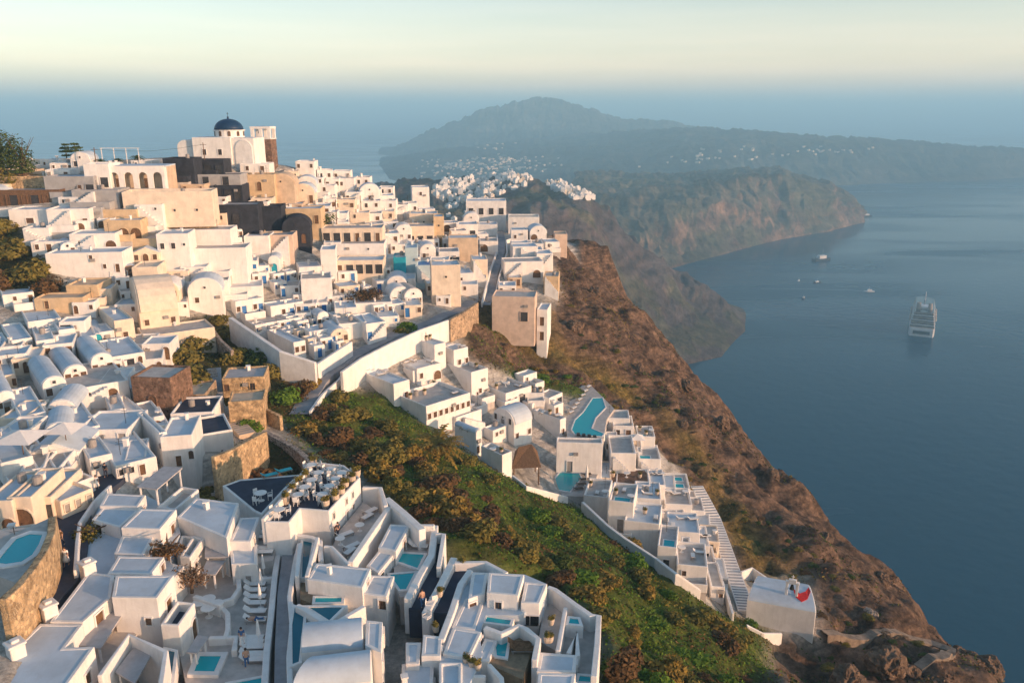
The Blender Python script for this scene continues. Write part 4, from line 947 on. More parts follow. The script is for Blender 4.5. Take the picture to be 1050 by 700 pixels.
POLY([(900, 520), (975, 560), (1045, 450), (930, 440)], 3, 'white balcony house with a blue sunbed on its terrace', z=299.7, base=6, ph=.9, rm='pave')
PERG([(700, 193), (805, 206), (935, 96), (840, 88)], 302.6, 'blue grey roofed pergola over a terrace of wicker chairs', 299.6)
POLY([(800, 300), (900, 310), (1020, 205), (930, 190)], 2, 'white walled breakfast terrace house with wicker seats', z=300.6, base=6, ph=.7, rm='pave')
WALL([(385, 622), (395, 470), (408, 375), (450, 312), (480, 268), (525, 222), (565, 185)], 1.0, .35, 'white curved parapet along the right of the dark street')
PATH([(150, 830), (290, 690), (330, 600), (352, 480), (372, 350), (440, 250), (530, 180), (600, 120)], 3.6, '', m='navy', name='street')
SLAB([(415, 600), (470, 372), (540, 232), (745, 236), (900, 315), (925, 430), (860, 560), (900, 620), (880, 720), (560, 760), (400, 700)], 299.1, 5, 'whitewashed stepped platform beneath the near roofs by the street garden', m='roof', name='platform', cat='platform')
# cream cave houses and pool on the left bank
gp = ground(*tx((230, 480)), 3.6); ZPL = gp.z
B(-60, 60, 270, 420, 'ochre cave house with an arched recess at the left edge above the pool', R='.n', m='cream', yaw=4, base=8)
B(60, 160, 250, 410, 'cream cave house with a big white arch next to the turquoise left pool', R='n', m='cream', yaw=4, base=8)
B(150, 262, 250, 355, 'cream cave house with a brown door at the head of the left pool terrace', R='.D', m='cream', yaw=4, base=8)
H(322, 270, 362, 200, 476, 'cream house lining the dark street with three grey shutters', R='hhh', yaw=60, m='cream', base=6)
H(398, 178, 250, 300, 482, 'white terrace house at the kink of the dark street with a folded canopy', R='h.', yaw=58, base=6, rm='pave', ph=.7)
H(220, 130, 210, 60, 300, 'white terrace house under the square canvas canopies', yaw=40, base=6, rm='pave', ph=.7)
SLAB([(-40, 640), (90, 690), (165, 590), (250, 440), (262, 350), (150, 400), (-40, 420)], ZPL, 5, 'grey paved pool terrace above the curved rubble wall on the left')
POOL([(-20, 585), (30, 592), (110, 580), (165, 545), (200, 490), (218, 440), (150, 436), (85, 460), (40, 510)], ZPL+.1, 'turquoise pool at the left edge above the curved rubble wall', rim=.5)
WALL([(268, 345), (262, 430), (225, 520), (165, 610), (90, 700), (10, 770)], 4.2, .7, 'curved rubble retaining wall under the left pool', m='stone2', name='stone_wall', base=4)
B(-60, 100, 600, 720, 'cream cabin with a brown window below the left pool', R='.w.', m='cream', yaw=20, base=6)
tile(0, 560)
POLY([(572, 260), (805, 264), (892, 146), (592, 148)], 4.2, 'big flat roofed house with an unbroken pale roof above the two grey shades', z=301.7, base=6, walls={0: '....w.', 1: '.d.'})
POLY([(255, 385), (425, 388), (570, 258), (585, 145), (450, 130)], 3, 'long narrow pale roofed house along the dark street parapet', z=301.2, base=6)
POLY([(-60, 770), (300, 770), (485, 512), (335, 516), (425, 396), (205, 394), (50, 545)], 4, 'broad L shaped white roofed house in the bottom left corner', z=301.1, base=6, walls={1: '.d.w.'})
PERG([(400, 505), (515, 520), (655, 303), (548, 300)], 299.9, 'grey blue sloping shade over the upper sunken patio', 297.4)
SLAB([(400, 640), (520, 700), (700, 450), (600, 380)], 297.4, 3, 'sunken patio paving under the upper grey blue shade')
PERG([(590, 640), (690, 700), (795, 522), (680, 520)], 299.4, 'grey shade inside the white walled patio near the bottom edge', 297.2)
WALL([(510, 660), (660, 447), (850, 535), (822, 720)], 3.2, .4, 'white wall round the shaded patio at the bottom left', z=297)
POOL([(825, 720), (872, 720), (896, 540), (852, 530)], 297.2, 'narrow deep blue lap pool beside the white patio wall', m='pooldark')
POLY([(820, 400), (918, 405), (1000, 287), (905, 275)], 3.9, 'white balcony house with a dark terrace and an arched door to the pool deck', z=299.9, base=6, ph=.9, rm='navy', walls={1: '.A'})
for x, y, lb in ((445, 85, 'white chimney shrine on the parapet by the street garden'), (245, 300, 'white chimney shrine with wooden shutter half way down the dark street'), (75, 500, 'small white chimney shrine on the parapet in the bottom left corner')):
    p = at_z(*tx((x, y)), 301.2); t = thing('chimney_shrine', lb, 'chimney', (p.x, p.y, 299)); MB().box((p.x, p.y, 299.9), (1.1, 1.1, 2.6), .9).build('body', 'white', t, bevel=.05); MB().box((p.x, p.y, 301.3), (1.3, 1.3, .22), .9).box((p.x, p.y, 301.52), (.6, .6, .25), .9).build('cap', 'white', t, bevel=.05)
# --- sun deck
tile(180, 560)
SLAB([(60, 740), (440, 740), (485, 320), (525, 40), (300, -20), (180, 0), (60, 150), (0, 300), (0, 450)], 296.0, 2, 'large grey brown sun deck with rows of white loungers')
POOL([(95, 640), (198, 642), (235, 560), (125, 560)], 296.25, 'small square turquoise pool with a curved white edge on the sun deck', rim=.45)
PERG([(55, 540), (110, 545), (168, 462), (112, 452)], 298.4, 'tilted grey shade beside the small square pool', 296.1)
POOL([(270, 705), (445, 672), (450, 760), (270, 760)], 296.25, 'turquoise pool cut by the bottom edge of the photo on the sun deck')
WALL([(235, 280), (290, 262), (325, 210), (322, 140), (285, 70)], .9, .45, 'white curved bench wall at the upper corner of the sun deck', z=296)
WALL([(240, 312), (266, 340), (268, 420), (255, 462)], 1.0, .45, 'short white wavy wall beside the square white tables', z=296)
WALL([(170, 465), (310, 460), (300, 530)], .9, .5, 'low white angular wall between the small pool and the loungers', z=296)
WALL([(95, 250), (235, 295)], 1.6, .5, 'white garden steps wall under the dry bougainvillea', z=296)
WALL([(360, 110), (400, 140), (450, 160), (500, 155)], .8, .4, 'low white rounded wall of the little jacuzzi corner', z=296)
WALL([(532, -20), (508, 150), (492, 320), (468, 520), (455, 720)], 1.3, .55, 'long white wall between the sun deck and the grey lane', z=296)
SLAB([(505, 740), (510, 500), (522, 250), (545, 60), (560, -40), (625, -40), (628, 0), (605, 80), (578, 240), (592, 400), (576, 560), (582, 740)], 297.0, 2, None, m='path', name='lane', kind='structure')
WALL([(588, 740), (582, 560), (598, 400), (584, 250), (610, 90), (634, -20)], 1.2, .45, 'white wavy wall along the right of the grey lane', z=297)
POOL([(648, 158), (668, 158), (702, -30), (655, -30)], 298.0, 'narrow deep teal plunge pool between two white walls', m='pooldark')
POLY([(672, 168), (958, 212), (1002, 112), (722, 84)], 2.6, 'white house with bluish roof behind the timber deck', z=300, base=6, ch=1)
SLAB([(640, 268), (700, 292), (850, 270), (888, 188), (640, 165)], 297.6, 3, 'brown timber deck with one sunbed', m='deck', name='deck')
POOL([(715, 288), (850, 286), (852, 262), (718, 262)], 297.7, 'thin pale turquoise pool strip along the timber deck')
POOL([(682, 312), (788, 380), (858, 312)], 298.2, 'small triangular pond with a white urn', m='pooldark')
WALL([(622, 296), (668, 322), (768, 386)], .8, .5, 'white diagonal wall left of the triangular pond', z=298)
WALL([(820, 388), (968, 302)], .8, .5, 'white diagonal wall right of the triangular pond', z=298)
POOL([(600, 604), (632, 592), (644, 480), (660, 330), (612, 312), (598, 400)], 298.0, 'curved deep teal plunge pool beside the barrel roofs', m='pooldark')
VAULT([(640, 548), (965, 514), (960, 386), (668, 414)], 299.6, 1.1, 296, 'white barrel roofed suite just below the triangular pond')
VAULT([(590, 745), (1010, 690), (1005, 556), (720, 590)], 299.4, 1.2, 296, 'white barrel roofed suite cut by the bottom edge of the photo')
POLY([(972, 505), (1055, 545), (1062, 385), (976, 376)], 3.4, 'white cubic stair house right of the barrel roofs', z=300.2, base=6)
# --- restaurant terrace and what surrounds it
tile(180, 450)
REST = POLY([(455, 424), (585, 426), (640, 356), (788, 368), (948, 196), (865, 132), (690, 112)], 4.2, 'white restaurant building with a dark roof terrace of white tables', z=301.6, base=6, rm='navy', ph=.45, walls={3: 'G.wG./d.gG.'}, name='restaurant', cat='building')
LOWT = POLY([(240, 238), (330, 206), (640, 180), (562, 256), (442, 388), (396, 366)], 2, 'dark sunken terrace left of the restaurant tables', z=300.0, base=6, rm='navy', ph=.12, name='terrace', cat='terrace')
WALL([(446, 408), (560, 288), (690, 118)], .5, .4, 'white kerb wall between the two dark terraces', z=301.5)
POLY([(262, 508), (8, 398), (105, 300), (325, 327)], 3, 'white house with soft rounded roof left of the dark sunken terrace', z=301.2, base=6, ch=1)
POLY([(275, 524), (385, 524), (432, 398), (332, 402)], 2.6, 'white house with lilac grey roof next to the stacked sunbeds', z=300.2, base=6)
POLY([(285, 640), (418, 640), (418, 538), (275, 532)], 3, 'white cabin with a grey door at the top of the sun deck', z=299.2, base=6, walls={0: '..g.'})
PERG([(150, 605), (275, 602), (235, 540), (150, 538)], 299.2, 'blue grey canvas shade at the top of the sun deck', 296.2)
PERG([(130, 692), (205, 692), (255, 622), (160, 620)], 298.8, 'lilac canvas shade just below the blue grey one', 296.2)
POLY([(18, 600), (75, 608), (148, 505), (90, 490)], 3.4, 'white balcony house with a turquoise sunbed behind the canvas shades', z=300.0, base=6, ph=.8, rm='pave')
SLAB([(410, 640), (500, 620), (540, 480), (450, 430), (410, 520)], 297.4, 3, 'stepped grey terrace with stacked white sunbeds')
SLAB([(800, 560), (890, 650), (1075, 400), (960, 320), (840, 470)], 297.7, 4, 'grey court below the restaurant with sunbeds and small tables')
WALL([(585, 480), (700, 500), (740, 520), (745, 620)], 1.4, .5, 'white stepped wall under the restaurant front', z=297.4)
WALL([(760, 545), (800, 548), (890, 640)], 2.0, .35, 'white curved stair wall beside the court below the restaurant', z=297.4)
WALL([(640, 530), (630, 610), (622, 700)], 1.2, .4, 'white wall left of the narrow plunge pool', z=298)
WALL([(728, 500), (700, 600), (672, 700)], 1.6, .4, 'white wall right of the narrow plunge pool', z=298)
tile(340, 480)
ZSH[:] = [1.5, .62]
WALL([(95, 478), (190, 340), (296, 192)], 3.2, .6, 'long sunny white wall between the court and the twin pools', z=297)
WALL([(158, 95), (250, 97), (278, 190)], 3.0, .5, 'white corner wall at the edge of the scrub behind the restaurant', z=297.4)
WALL([(280, 150), (370, 225), (465, 312)], 2.0, .8, 'white sloping stair wall along the scrub above the twin pools', z=298)
WALL([(425, 290), (528, 290)], 2.6, .5, 'white back wall of the upper twin pool', z=297)
POLY([(238, 405), (330, 425), (405, 290), (300, 285)], 2.6, 'lilac roofed suite beside the upper twin pool', z=300, base=6)
POLY([(178, 498), (240, 537), (328, 428), (246, 414)], 2.6, 'lilac roofed suite beside the lower twin pool', z=299.5, base=6)
SLAB([(320, 540), (350, 660), (400, 650), (520, 400), (525, 340), (400, 350), (320, 440)], 296.9, 3, 'pale terrace around the twin turquoise pools')
POOL([(342, 478), (440, 512), (475, 442), (362, 434)], 297.0, 'upper of the twin turquoise pools beside the dark steps')
POOL([(300, 545), (352, 622), (382, 620), (426, 535)], 297.0, 'lower of the twin turquoise pools beside the dark steps')
WALL([(388, 668), (450, 545), (512, 440), (530, 290)], 1.9, .7, 'thick white wall between the twin pools and the dark lane', z=296.9)
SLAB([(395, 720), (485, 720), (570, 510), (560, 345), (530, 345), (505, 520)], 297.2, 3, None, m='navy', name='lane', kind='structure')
WALL([(548, 505), (576, 335), (535, 332)], 1.8, .4, 'white end wall of the dark steps at the edge of the scrub', z=297.2)
WALL([(480, 740), (560, 590), (628, 455)], 1.2, .7, 'white wall between the two dark lanes', z=297.2)
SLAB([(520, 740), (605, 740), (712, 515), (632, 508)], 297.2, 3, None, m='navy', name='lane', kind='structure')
WALL([(628, 480), (790, 478), (898, 535)], 1.4, .5, 'white wall along the scrub at the head of the second dark lane', z=297.2)
POLY([(150, 642), (282, 657), (322, 550), (205, 546)], 2.8, 'white cube suite with blue roof under the lower twin pool', z=299.8, base=6, walls={0: '..w'})
tile(420, 560)
SLAB([(165, 480), (310, 130), (590, 143), (700, 190), (690, 290), (560, 352), (390, 352), (360, 440), (372, 560), (300, 720), (150, 720)], 297.4, 4, 'whitewashed platform beneath the suites right of the dark lanes', m='roof', name='platform', cat='platform')
POLY([(395, 236), (556, 252), (588, 143), (405, 132)], 3.0, 'white suite with bluish roof and a single dark window above a pool strip', z=300.4, base=6, walls={0: '.G..'})
POLY([(300, 270), (385, 240), (402, 133), (320, 132)], 3.0, 'pale stepped roof suite beside the second dark lane', z=299.8, base=6)
POLY([(215, 415), (335, 425), (395, 245), (285, 265)], 3.0, 'white suite with a curved gable between the second dark lane and the pool strip', z=299.0, base=6)
POLY([(170, 548), (305, 572), (370, 436), (222, 412)], 3.0, 'white flat suite with pale roof in front of the curved gable suite', z=299.2, base=6)
WALL([(160, 475), (215, 330), (262, 190), (312, 118)], 1.2, .6, 'white wall along the right of the second dark lane', z=297.2)
POOL([(388, 386), (512, 402), (520, 378), (396, 360)], 297.3, 'thin turquoise pool strip below the single dark window')
SLAB([(365, 560), (420, 610), (580, 680), (640, 480), (560, 395), (385, 384)], 296.7, 3, 'brown timber terrace with two tan sunbeds', m='deck', name='deck')
POOL([(382, 464), (505, 476), (490, 566), (448, 560), (440, 500)], 296.8, 'L shaped turquoise pool beside the tan sunbeds')
POLY([(330, 590), (405, 585), (452, 480), (385, 470)], 2, 'small lilac roofed pool cabin beside the L shaped pool', z=298.6, base=5)
POLY([(570, 288), (665, 292), (706, 190), (592, 180)], 2.8, 'white suite with open timber porch under a bluish roof', z=299.8, base=6, walls={0: 'DD'})
WALL([(384, 410), (470, 440), (560, 400), (600, 420), (660, 470), (640, 580)], 1.8, .5, 'white zigzag wall round the timber terrace', z=296.7)
WALL([(708, 205), (745, 218), (850, 295), (930, 350), (970, 352), (962, 500), (945, 665)], 2.6, .5, 'tall white boundary wall along the scrub at the right end', z=296)
SLAB([(850, 640), (945, 660), (968, 360), (800, 300), (690, 300), (660, 480), (760, 540)], 296.0, 3, 'beige paved patio inside the tall white boundary wall')
WALL([(760, 530), (800, 310)], 2.2, .4, 'white partition wall of the beige patio', z=296)
WALL([(815, 545), (858, 440), (862, 560)], 1.8, .4, 'white angular screen wall in the beige patio', z=296)
POOL([(815, 395), (872, 400), (862, 372), (822, 368)], 297.2, 'tiny round pool set in the white boundary wall corner')
POOL([(865, 692), (943, 697), (940, 668), (872, 662)], 296.2, 'little turquoise pool at the bottom right corner of the near terraces')
POLY([(650, 640), (850, 645), (858, 555), (668, 540)], 2.6, 'white flat suite with pale blue roof at the bottom of the beige patio', z=298.6, base=6)
POLY([(650, 745), (835, 745), (852, 650), (660, 645)], 2.6, 'white low domed suite cut by the bottom edge right of the timber terrace', z=298.2, base=6)
POLY([(-20, 600), (50, 600), (60, 490), (-20, 490)], 3, 'white flat suite at the foot of the first dark lane', z=299.0, base=6)
POLY([(60, 560), (160, 560), (165, 460), (70, 450)], 2, 'white walled landing at the foot of the second dark lane', z=297.9, base=5)
POLY([(-40, 720), (120, 720), (125, 600), (-40, 600)], 3, 'white suite roof with small chimney at the bottom edge below the dark lanes', z=298.4, base=6, ch=1)
POLY([(150, 720), (270, 720), (270, 590), (150, 590)], 2, 'white walled court cluttered with furniture at the bottom edge', z=297.6, base=5, ph=.8, rm='pave')
WALL([(405, 600), (470, 670), (480, 740)], 1.6, .4, 'white angled wall at the bottom edge below the L shaped pool', z=296.5)
WALL([(270, 660), (390, 662)], 1.2, .4, 'low white wall behind the dark pot plants at the bottom edge', z=296.5)
ZSH[:] = [.9, .78]
# ================================================================ lanes, retaining walls and the close-packed quarters
tile(150, 330)
PATH([(780, 475), (880, 322), (960, 250), (1050, 182)], 3.0, '', m='path', name='lane')
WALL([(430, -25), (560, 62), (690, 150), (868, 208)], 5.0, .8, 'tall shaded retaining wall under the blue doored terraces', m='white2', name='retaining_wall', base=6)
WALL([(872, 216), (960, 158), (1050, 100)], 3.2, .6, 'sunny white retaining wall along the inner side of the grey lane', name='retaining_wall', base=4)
WALL([(840, 455), (900, 370), (985, 295), (1040, 225)], 1.1, .5, 'low white outer parapet of the grey lane', name='parapet')
WALL([(340, 690), (430, 655), (530, 600), (610, 560)], 3.6, .6, 'golden rubble wall carrying the walkway over the arched cellar', m='stone2', name='stone_wall')
WALL([(610, 560), (690, 600), (760, 640), (820, 690), (880, 760)], 1.2, .8, 'rubble kerb wall curving along the scrub behind the restaurant', m='lava', name='stone_wall')
WALL([(330, 20), (380, 90), (440, 145)], 3, .6, 'stone buttress wall running down between the round bushes', m='lava', name='stone_wall')
WALL([(440, 410), (560, 420), (690, 480)], 2.2, .6, 'golden garden wall in front of the rubble cottage', m='stone2', name='stone_wall')
PATH([(330, 250), (350, 330), (360, 420), (440, 520), (560, 590)], 1.8, '', m='lava', name='footpath')
tile(340, 290)
PATH([(-20, 480), (60, 400), (170, 345), (300, 285), (420, 240), (520, 200), (640, 150), (720, 95)], 3.0, '', m='path', name='lane')
WALL([(50, 455), (150, 385), (300, 308), (450, 240), (600, 188)], 4.2, .6, 'long white retaining wall climbing above the hotel court', name='retaining_wall', base=6)
WALL([(602, 188), (680, 145), (745, 100)], 4.5, .8, 'ochre rubble end of the long white retaining wall', m='stone', name='stone_wall', base=5)
tile(340, 170)
PATH([(790, 720), (830, 560), (870, 440), (872, 380), (862, 320), (862, 270)], 2.3, '', m='path', name='lane')
WALL([(770, 700), (810, 540), (845, 440), (850, 370), (845, 310)], .9, .4, 'low white parapet on the village side of the cliff lane', name='parapet')
WALL([(830, 700), (860, 560), (900, 440), (895, 380), (960, 358)], .9, .4, 'low white parapet on the sea side of the cliff lane', name='parapet')
tile(470, 370)
SLAB([(540, 250), (600, 125), (680, 125), (800, 245), (760, 300), (745, 395), (560, 405)], ground(*tx((640, 330))).z+1.0, 5, 'grey paved deck round the long turquoise pool')
ZP1 = ground(*tx((640, 330))).z+1.05
POOL([(582, 352), (600, 302), (642, 262), (690, 190), (738, 188), (754, 238), (702, 292), (682, 345), (745, 372), (735, 386), (600, 376)], ZP1, 'long bent turquoise pool on the edge of the cliff')
ZP2 = ground(*tx((560, 620))).z+.8
SLAB([(390, 655), (480, 560), (722, 562), (665, 695), (540, 690)], ZP2, 6, 'grey paved deck of the lower pool beside the thatched shelter')
POOL([(460, 652), (520, 572), (618, 576), (630, 600), (570, 670)], ZP2+.05, 'lower turquoise pool in front of the pointed white walls')
WALL([(278, 585), (350, 640), (430, 660), (560, 695)], 1.0, .4, 'white curved rim wall of the lower pool deck along the green slope', name='parapet', base=6)
tile(590, 450)
WALL([(36, 320), (165, 440), (245, 500), (415, 610), (520, 690), (640, 770)], 2.2, .5, 'white stepped retaining wall at the foot of the right hand suites', name='retaining_wall', base=8)
tile(560, 380, 2.414)
# stairs down the spur
def STAIRS(pts, width, label, m='white', n=40, name='stairs', h=0):
    P = [ground(*tx(p), h) for p in pts]; L_ = sum((P[i+1]-P[i]).length for i in range(len(P)-1)); mb = MB(); mr = MB()
    root = thing(name, label, 'stairs', P[0])
    for k in range(n):
        s = L_*(k+.5)/n; i = 0
        while i < len(P)-2 and s > (P[i+1]-P[i]).length: s -= (P[i+1]-P[i]).length; i += 1
        d = P[i+1]-P[i]; c = P[i]+d*min(1, s/d.length); a = math.atan2(d.y, d.x)
        mb.box((c.x, c.y, c.z-.6+.5), (L_/n*.96, width, 1.3), a); mr.box((c.x, c.y, c.z-.6+.5+.652), (L_/n*.35, width-.3, .006), a)
    mb.build('steps', m, root); mr.build('tread_marks', 'path', root); return root
STAIRS([(372, 290), (415, 370), (440, 440), (475, 540), (495, 600)], 2.6, 'long white stairs running down the sea side of the suites', n=46)
WALL([(405, 410), (440, 520), (462, 600)], 1.2, .4, 'white wall between the suites and the long stairs', name='parapet')
tile(150, 330)
STAIRS([(350, 250), (352, 330), (362, 425)], 2.2, 'steep shadowed stone steps beside the round bushes', m='grey', n=18)
STAIRS([(400, 450), (470, 540), (520, 590)], 2.4, 'broad pale steps in front of the curved parapet house', m='tan', n=14)
# close packed quarters
FILL([(290, 156), (375, 150), (470, 200), (470, 225), (400, 232), (285, 205)], 16, 8.5, 'right of the bell tower', 'houses of the crest quarter', wh=(14, 23, 8, 12), yaws=(2, 14), seed=3, gap=.88, codes=('w.', '.s', 'w.w', 'w.d', '.w.', 'Gw'), cols=('white',)*5+('cream', 'white2'))
FILL([(330, 195), (400, 215), (430, 260), (395, 320), (330, 260)], 18, 11, 'west of the saddle', 'houses of the hollow quarter', wh=(14, 20, 8, 12), yaws=(4, 14), seed=5, gap=.82, codes=('w.', 'wd', 'w.w', 'd.w', 'G.'))
FILL([(410, 225), (560, 215), (565, 260), (520, 300), (480, 330), (420, 300)], 18, 11, 'beside the cliff lane', 'houses of the saddle quarter', wh=(14, 20, 8, 13), yaws=(0, 12), seed=8, gap=.82, codes=('w.', 'wd', 'w.w', 'b.', 'n.'), cols=('white',)*4+('cream', 'tan', 'white2'))
FILL([(240, 280), (330, 270), (400, 300), (430, 330), (350, 372), (300, 340)], 18, 11, 'among the blue doors', 'houses of the blue door quarter', wh=(15, 22, 9, 13), yaws=(8, 42), seed=11, gap=.85, codes=('b.w', 'wb', 'B.b', 'w.B', 'wbw'))
FILL([(0, 215), (60, 212), (300, 230), (290, 300), (150, 330), (40, 330), (70, 300)], 20, 11, 'in the upper left village', 'houses of the upper left quarter', wh=(17, 26, 9, 13), yaws=(5, 36), seed=14, gap=.82, codes=('w.d', 'wdw', 'n.', 'd.w', 'A.w'), cols=('white',)*6+('cream', 'slope'))
FILL([(-10, 330), (150, 330), (165, 350), (150, 395), (150, 470), (110, 510), (-10, 500)], 22, 13, 'in the lower left village', 'houses of the lower left quarter', wh=(20, 32, 11, 17), yaws=(6, 40), seed=17, gap=.84, codes=('w.d', 'wAw', 'n.', 'd.w', 'a.A'))
FILL([(-20, 165), (130, 165), (150, 196), (330, 200), (330, 235), (-20, 230)], 20, 11, 'under the church hill', 'houses of the church hill', wh=(16, 24, 8, 12), yaws=(2, 10), seed=19, gap=.85, codes=('w.d', 'ww', 'd.w', 'G.'), cols=('white', 'white', 'cream', 'tan', 'white2'))
FILL([(400, 385), (520, 380), (560, 400), (570, 440), (520, 470), (440, 425)], 24, 15, 'among the hotel courts', 'annexes of the hotel courts', wh=(16, 26, 9, 12), yaws=(42, 46), seed=23, gap=.9, codes=('w.', 'd.', 'ww'), roofs=('flat',))
FILL([(610, 445), (655, 455), (690, 500), (735, 590), (740, 620), (700, 600), (590, 500)], 20, 13, 'among the right hand suites', 'annexes of the right hand suites', wh=(15, 22, 8, 11), yaws=(-12, -4), seed=29, gap=.8, codes=('w.', 'D', '.d'), roofs=('flat',))
FILL([(250, 345), (300, 362), (322, 372), (352, 352), (372, 335), (330, 328), (285, 330)], 15, 8, 'above the grey lane', 'houses above the grey lane', wh=(15, 20, 9, 13), yaws=(38, 42), seed=37, gap=.62, codes=('bw', 'wb', 'B.', 'b'), roofs=('flat',))
# ================================================================ vegetation
def leaf_mat(name, ca, cb, s=.9):
    m = mat(name, cb, .75, 0, s, .15, col2=ca); N = m.node_tree.nodes; L = m.node_tree.links
    b = N['Principled BSDF']; b.inputs['Subsurface Weight'].default_value = 0
    return m
M['leaf_dark'] = leaf_mat('leaf_dark', (.03, .05, .012), (.075, .10, .02)); M['leaf_olive'] = leaf_mat('leaf_olive', (.075, .07, .015), (.20, .16, .035))
M['leaf_green'] = leaf_mat('leaf_green', (.045, .10, .01), (.12, .20, .02)); M['leaf_gold'] = leaf_mat('leaf_gold', (.12, .08, .018), (.30, .20, .04))
M['leaf_dry'] = leaf_mat('leaf_dry', (.10, .06, .035), (.20, .13, .08)); M['leaf_brown'] = leaf_mat('leaf_brown', (.05, .03, .014), (.15, .085, .035))
M['leaf_pink'] = leaf_mat('leaf_pink', (.30, .02, .04), (.45, .05, .08)); M['bark'] = mat('bark', (.12, .08, .055), .9, .3, 3)
M['rock'] = mat('rock', (.17, .115, .08), .95, .35, .8, .15, .8, 2)
def leaves(mb, c, rad, n, size, r_, flat=.75, lump=6, shell=.55):
    """leaf faces through the volume of an uneven crown made of overlapping lobes"""
    lobes = []
    for _ in range(lump):
        a = r_.uniform(0, 6.28); d = r_.uniform(.2, .62); lobes.append((math.cos(a)*d, math.sin(a)*d, r_.uniform(.0, .55), r_.uniform(.35, .6)))
    lobes.append((0, 0, .25, .62))
    for _ in range(n):
        lx, ly, lz, lr = r_.choice(lobes)
        v = Vector((r_.gauss(0, 1), r_.gauss(0, 1), r_.gauss(0, 1))).normalized()*lr*(shell+(1-shell)*r_.random()**.4)
        p = Vector((lx+v.x, ly+v.y, max(-.02, (lz+v.z*.9)*flat)))*rad+Vector(c)
        s = size*r_.uniform(.6, 1.4); a = Vector((r_.gauss(0, 1), r_.gauss(0, 1), r_.gauss(0, .6))).normalized(); nv = (v.normalized()*.8+Vector((r_.gauss(0, .5), r_.gauss(0, .5), .4+r_.gauss(0, .5)))).normalized()
        b = nv.cross(a); b = b.normalized() if b.length > .01 else Vector((0, 0, 1)); a = b.cross(nv)
        mb.add([p-a*s, p-b*s*.55, p+a*s, p+b*s*.55], [(0, 1, 2, 3)])
    return mb
def shrub_proto(m, r, seed, flat=.7, n=950, size=.11):
    r_ = random.Random(seed); root = bpy.data.objects.new('shrub', None); C.objects.link(root)
    mb = MB(); leaves(mb, (0, 0, .1), r, n, size, r_, flat)
    mb.build('foliage', m, root, fix=False)
    tb = MB()
    for k in range(5):
        a = r_.uniform(0, 6.28); tb.tube([(0, 0, -.6), (math.cos(a)*r*.2, math.sin(a)*r*.2, r*.2), (math.cos(a)*r*.5, math.sin(a)*r*.5, r*.45)], [.07, .05, .02], 5)
    tb.build('stem', 'bark', root)
    return root
PROTO = {k: [] for k in ('dark', 'olive', 'green', 'gold', 'dry', 'brown')}
for k in PROTO:
    for s in (1, 2): PROTO[k].append(shrub_proto('leaf_'+k, 1.0, hash(k) % 1000 + s if 0 else sum(map(ord, k))+s, .8))
used_p = set()
def shrub(x, y, r, kind, label, group='shrubs of the hillside', tall=1.0, photo=True, name='shrub'):
    """x,y photo position of the foot"""
    g = ground(x, y) if photo else Vector((x, y, 0)); z = zg_(g.x, g.y)
    src = PROTO[kind][int(x*7+y*3) % 2]
    o = dup(src, (g.x, g.y, z-.1), (x*1.7+y) % 6.28, label, group); o.scale = (r*1.08, r*.95, r*tall); o['category'] = 'shrub'; o.name = name
    return o
KN = {'dark': 'dark green', 'olive': 'olive', 'green': 'bright green', 'gold': 'golden', 'dry': 'dry grey brown', 'brown': 'russet'}
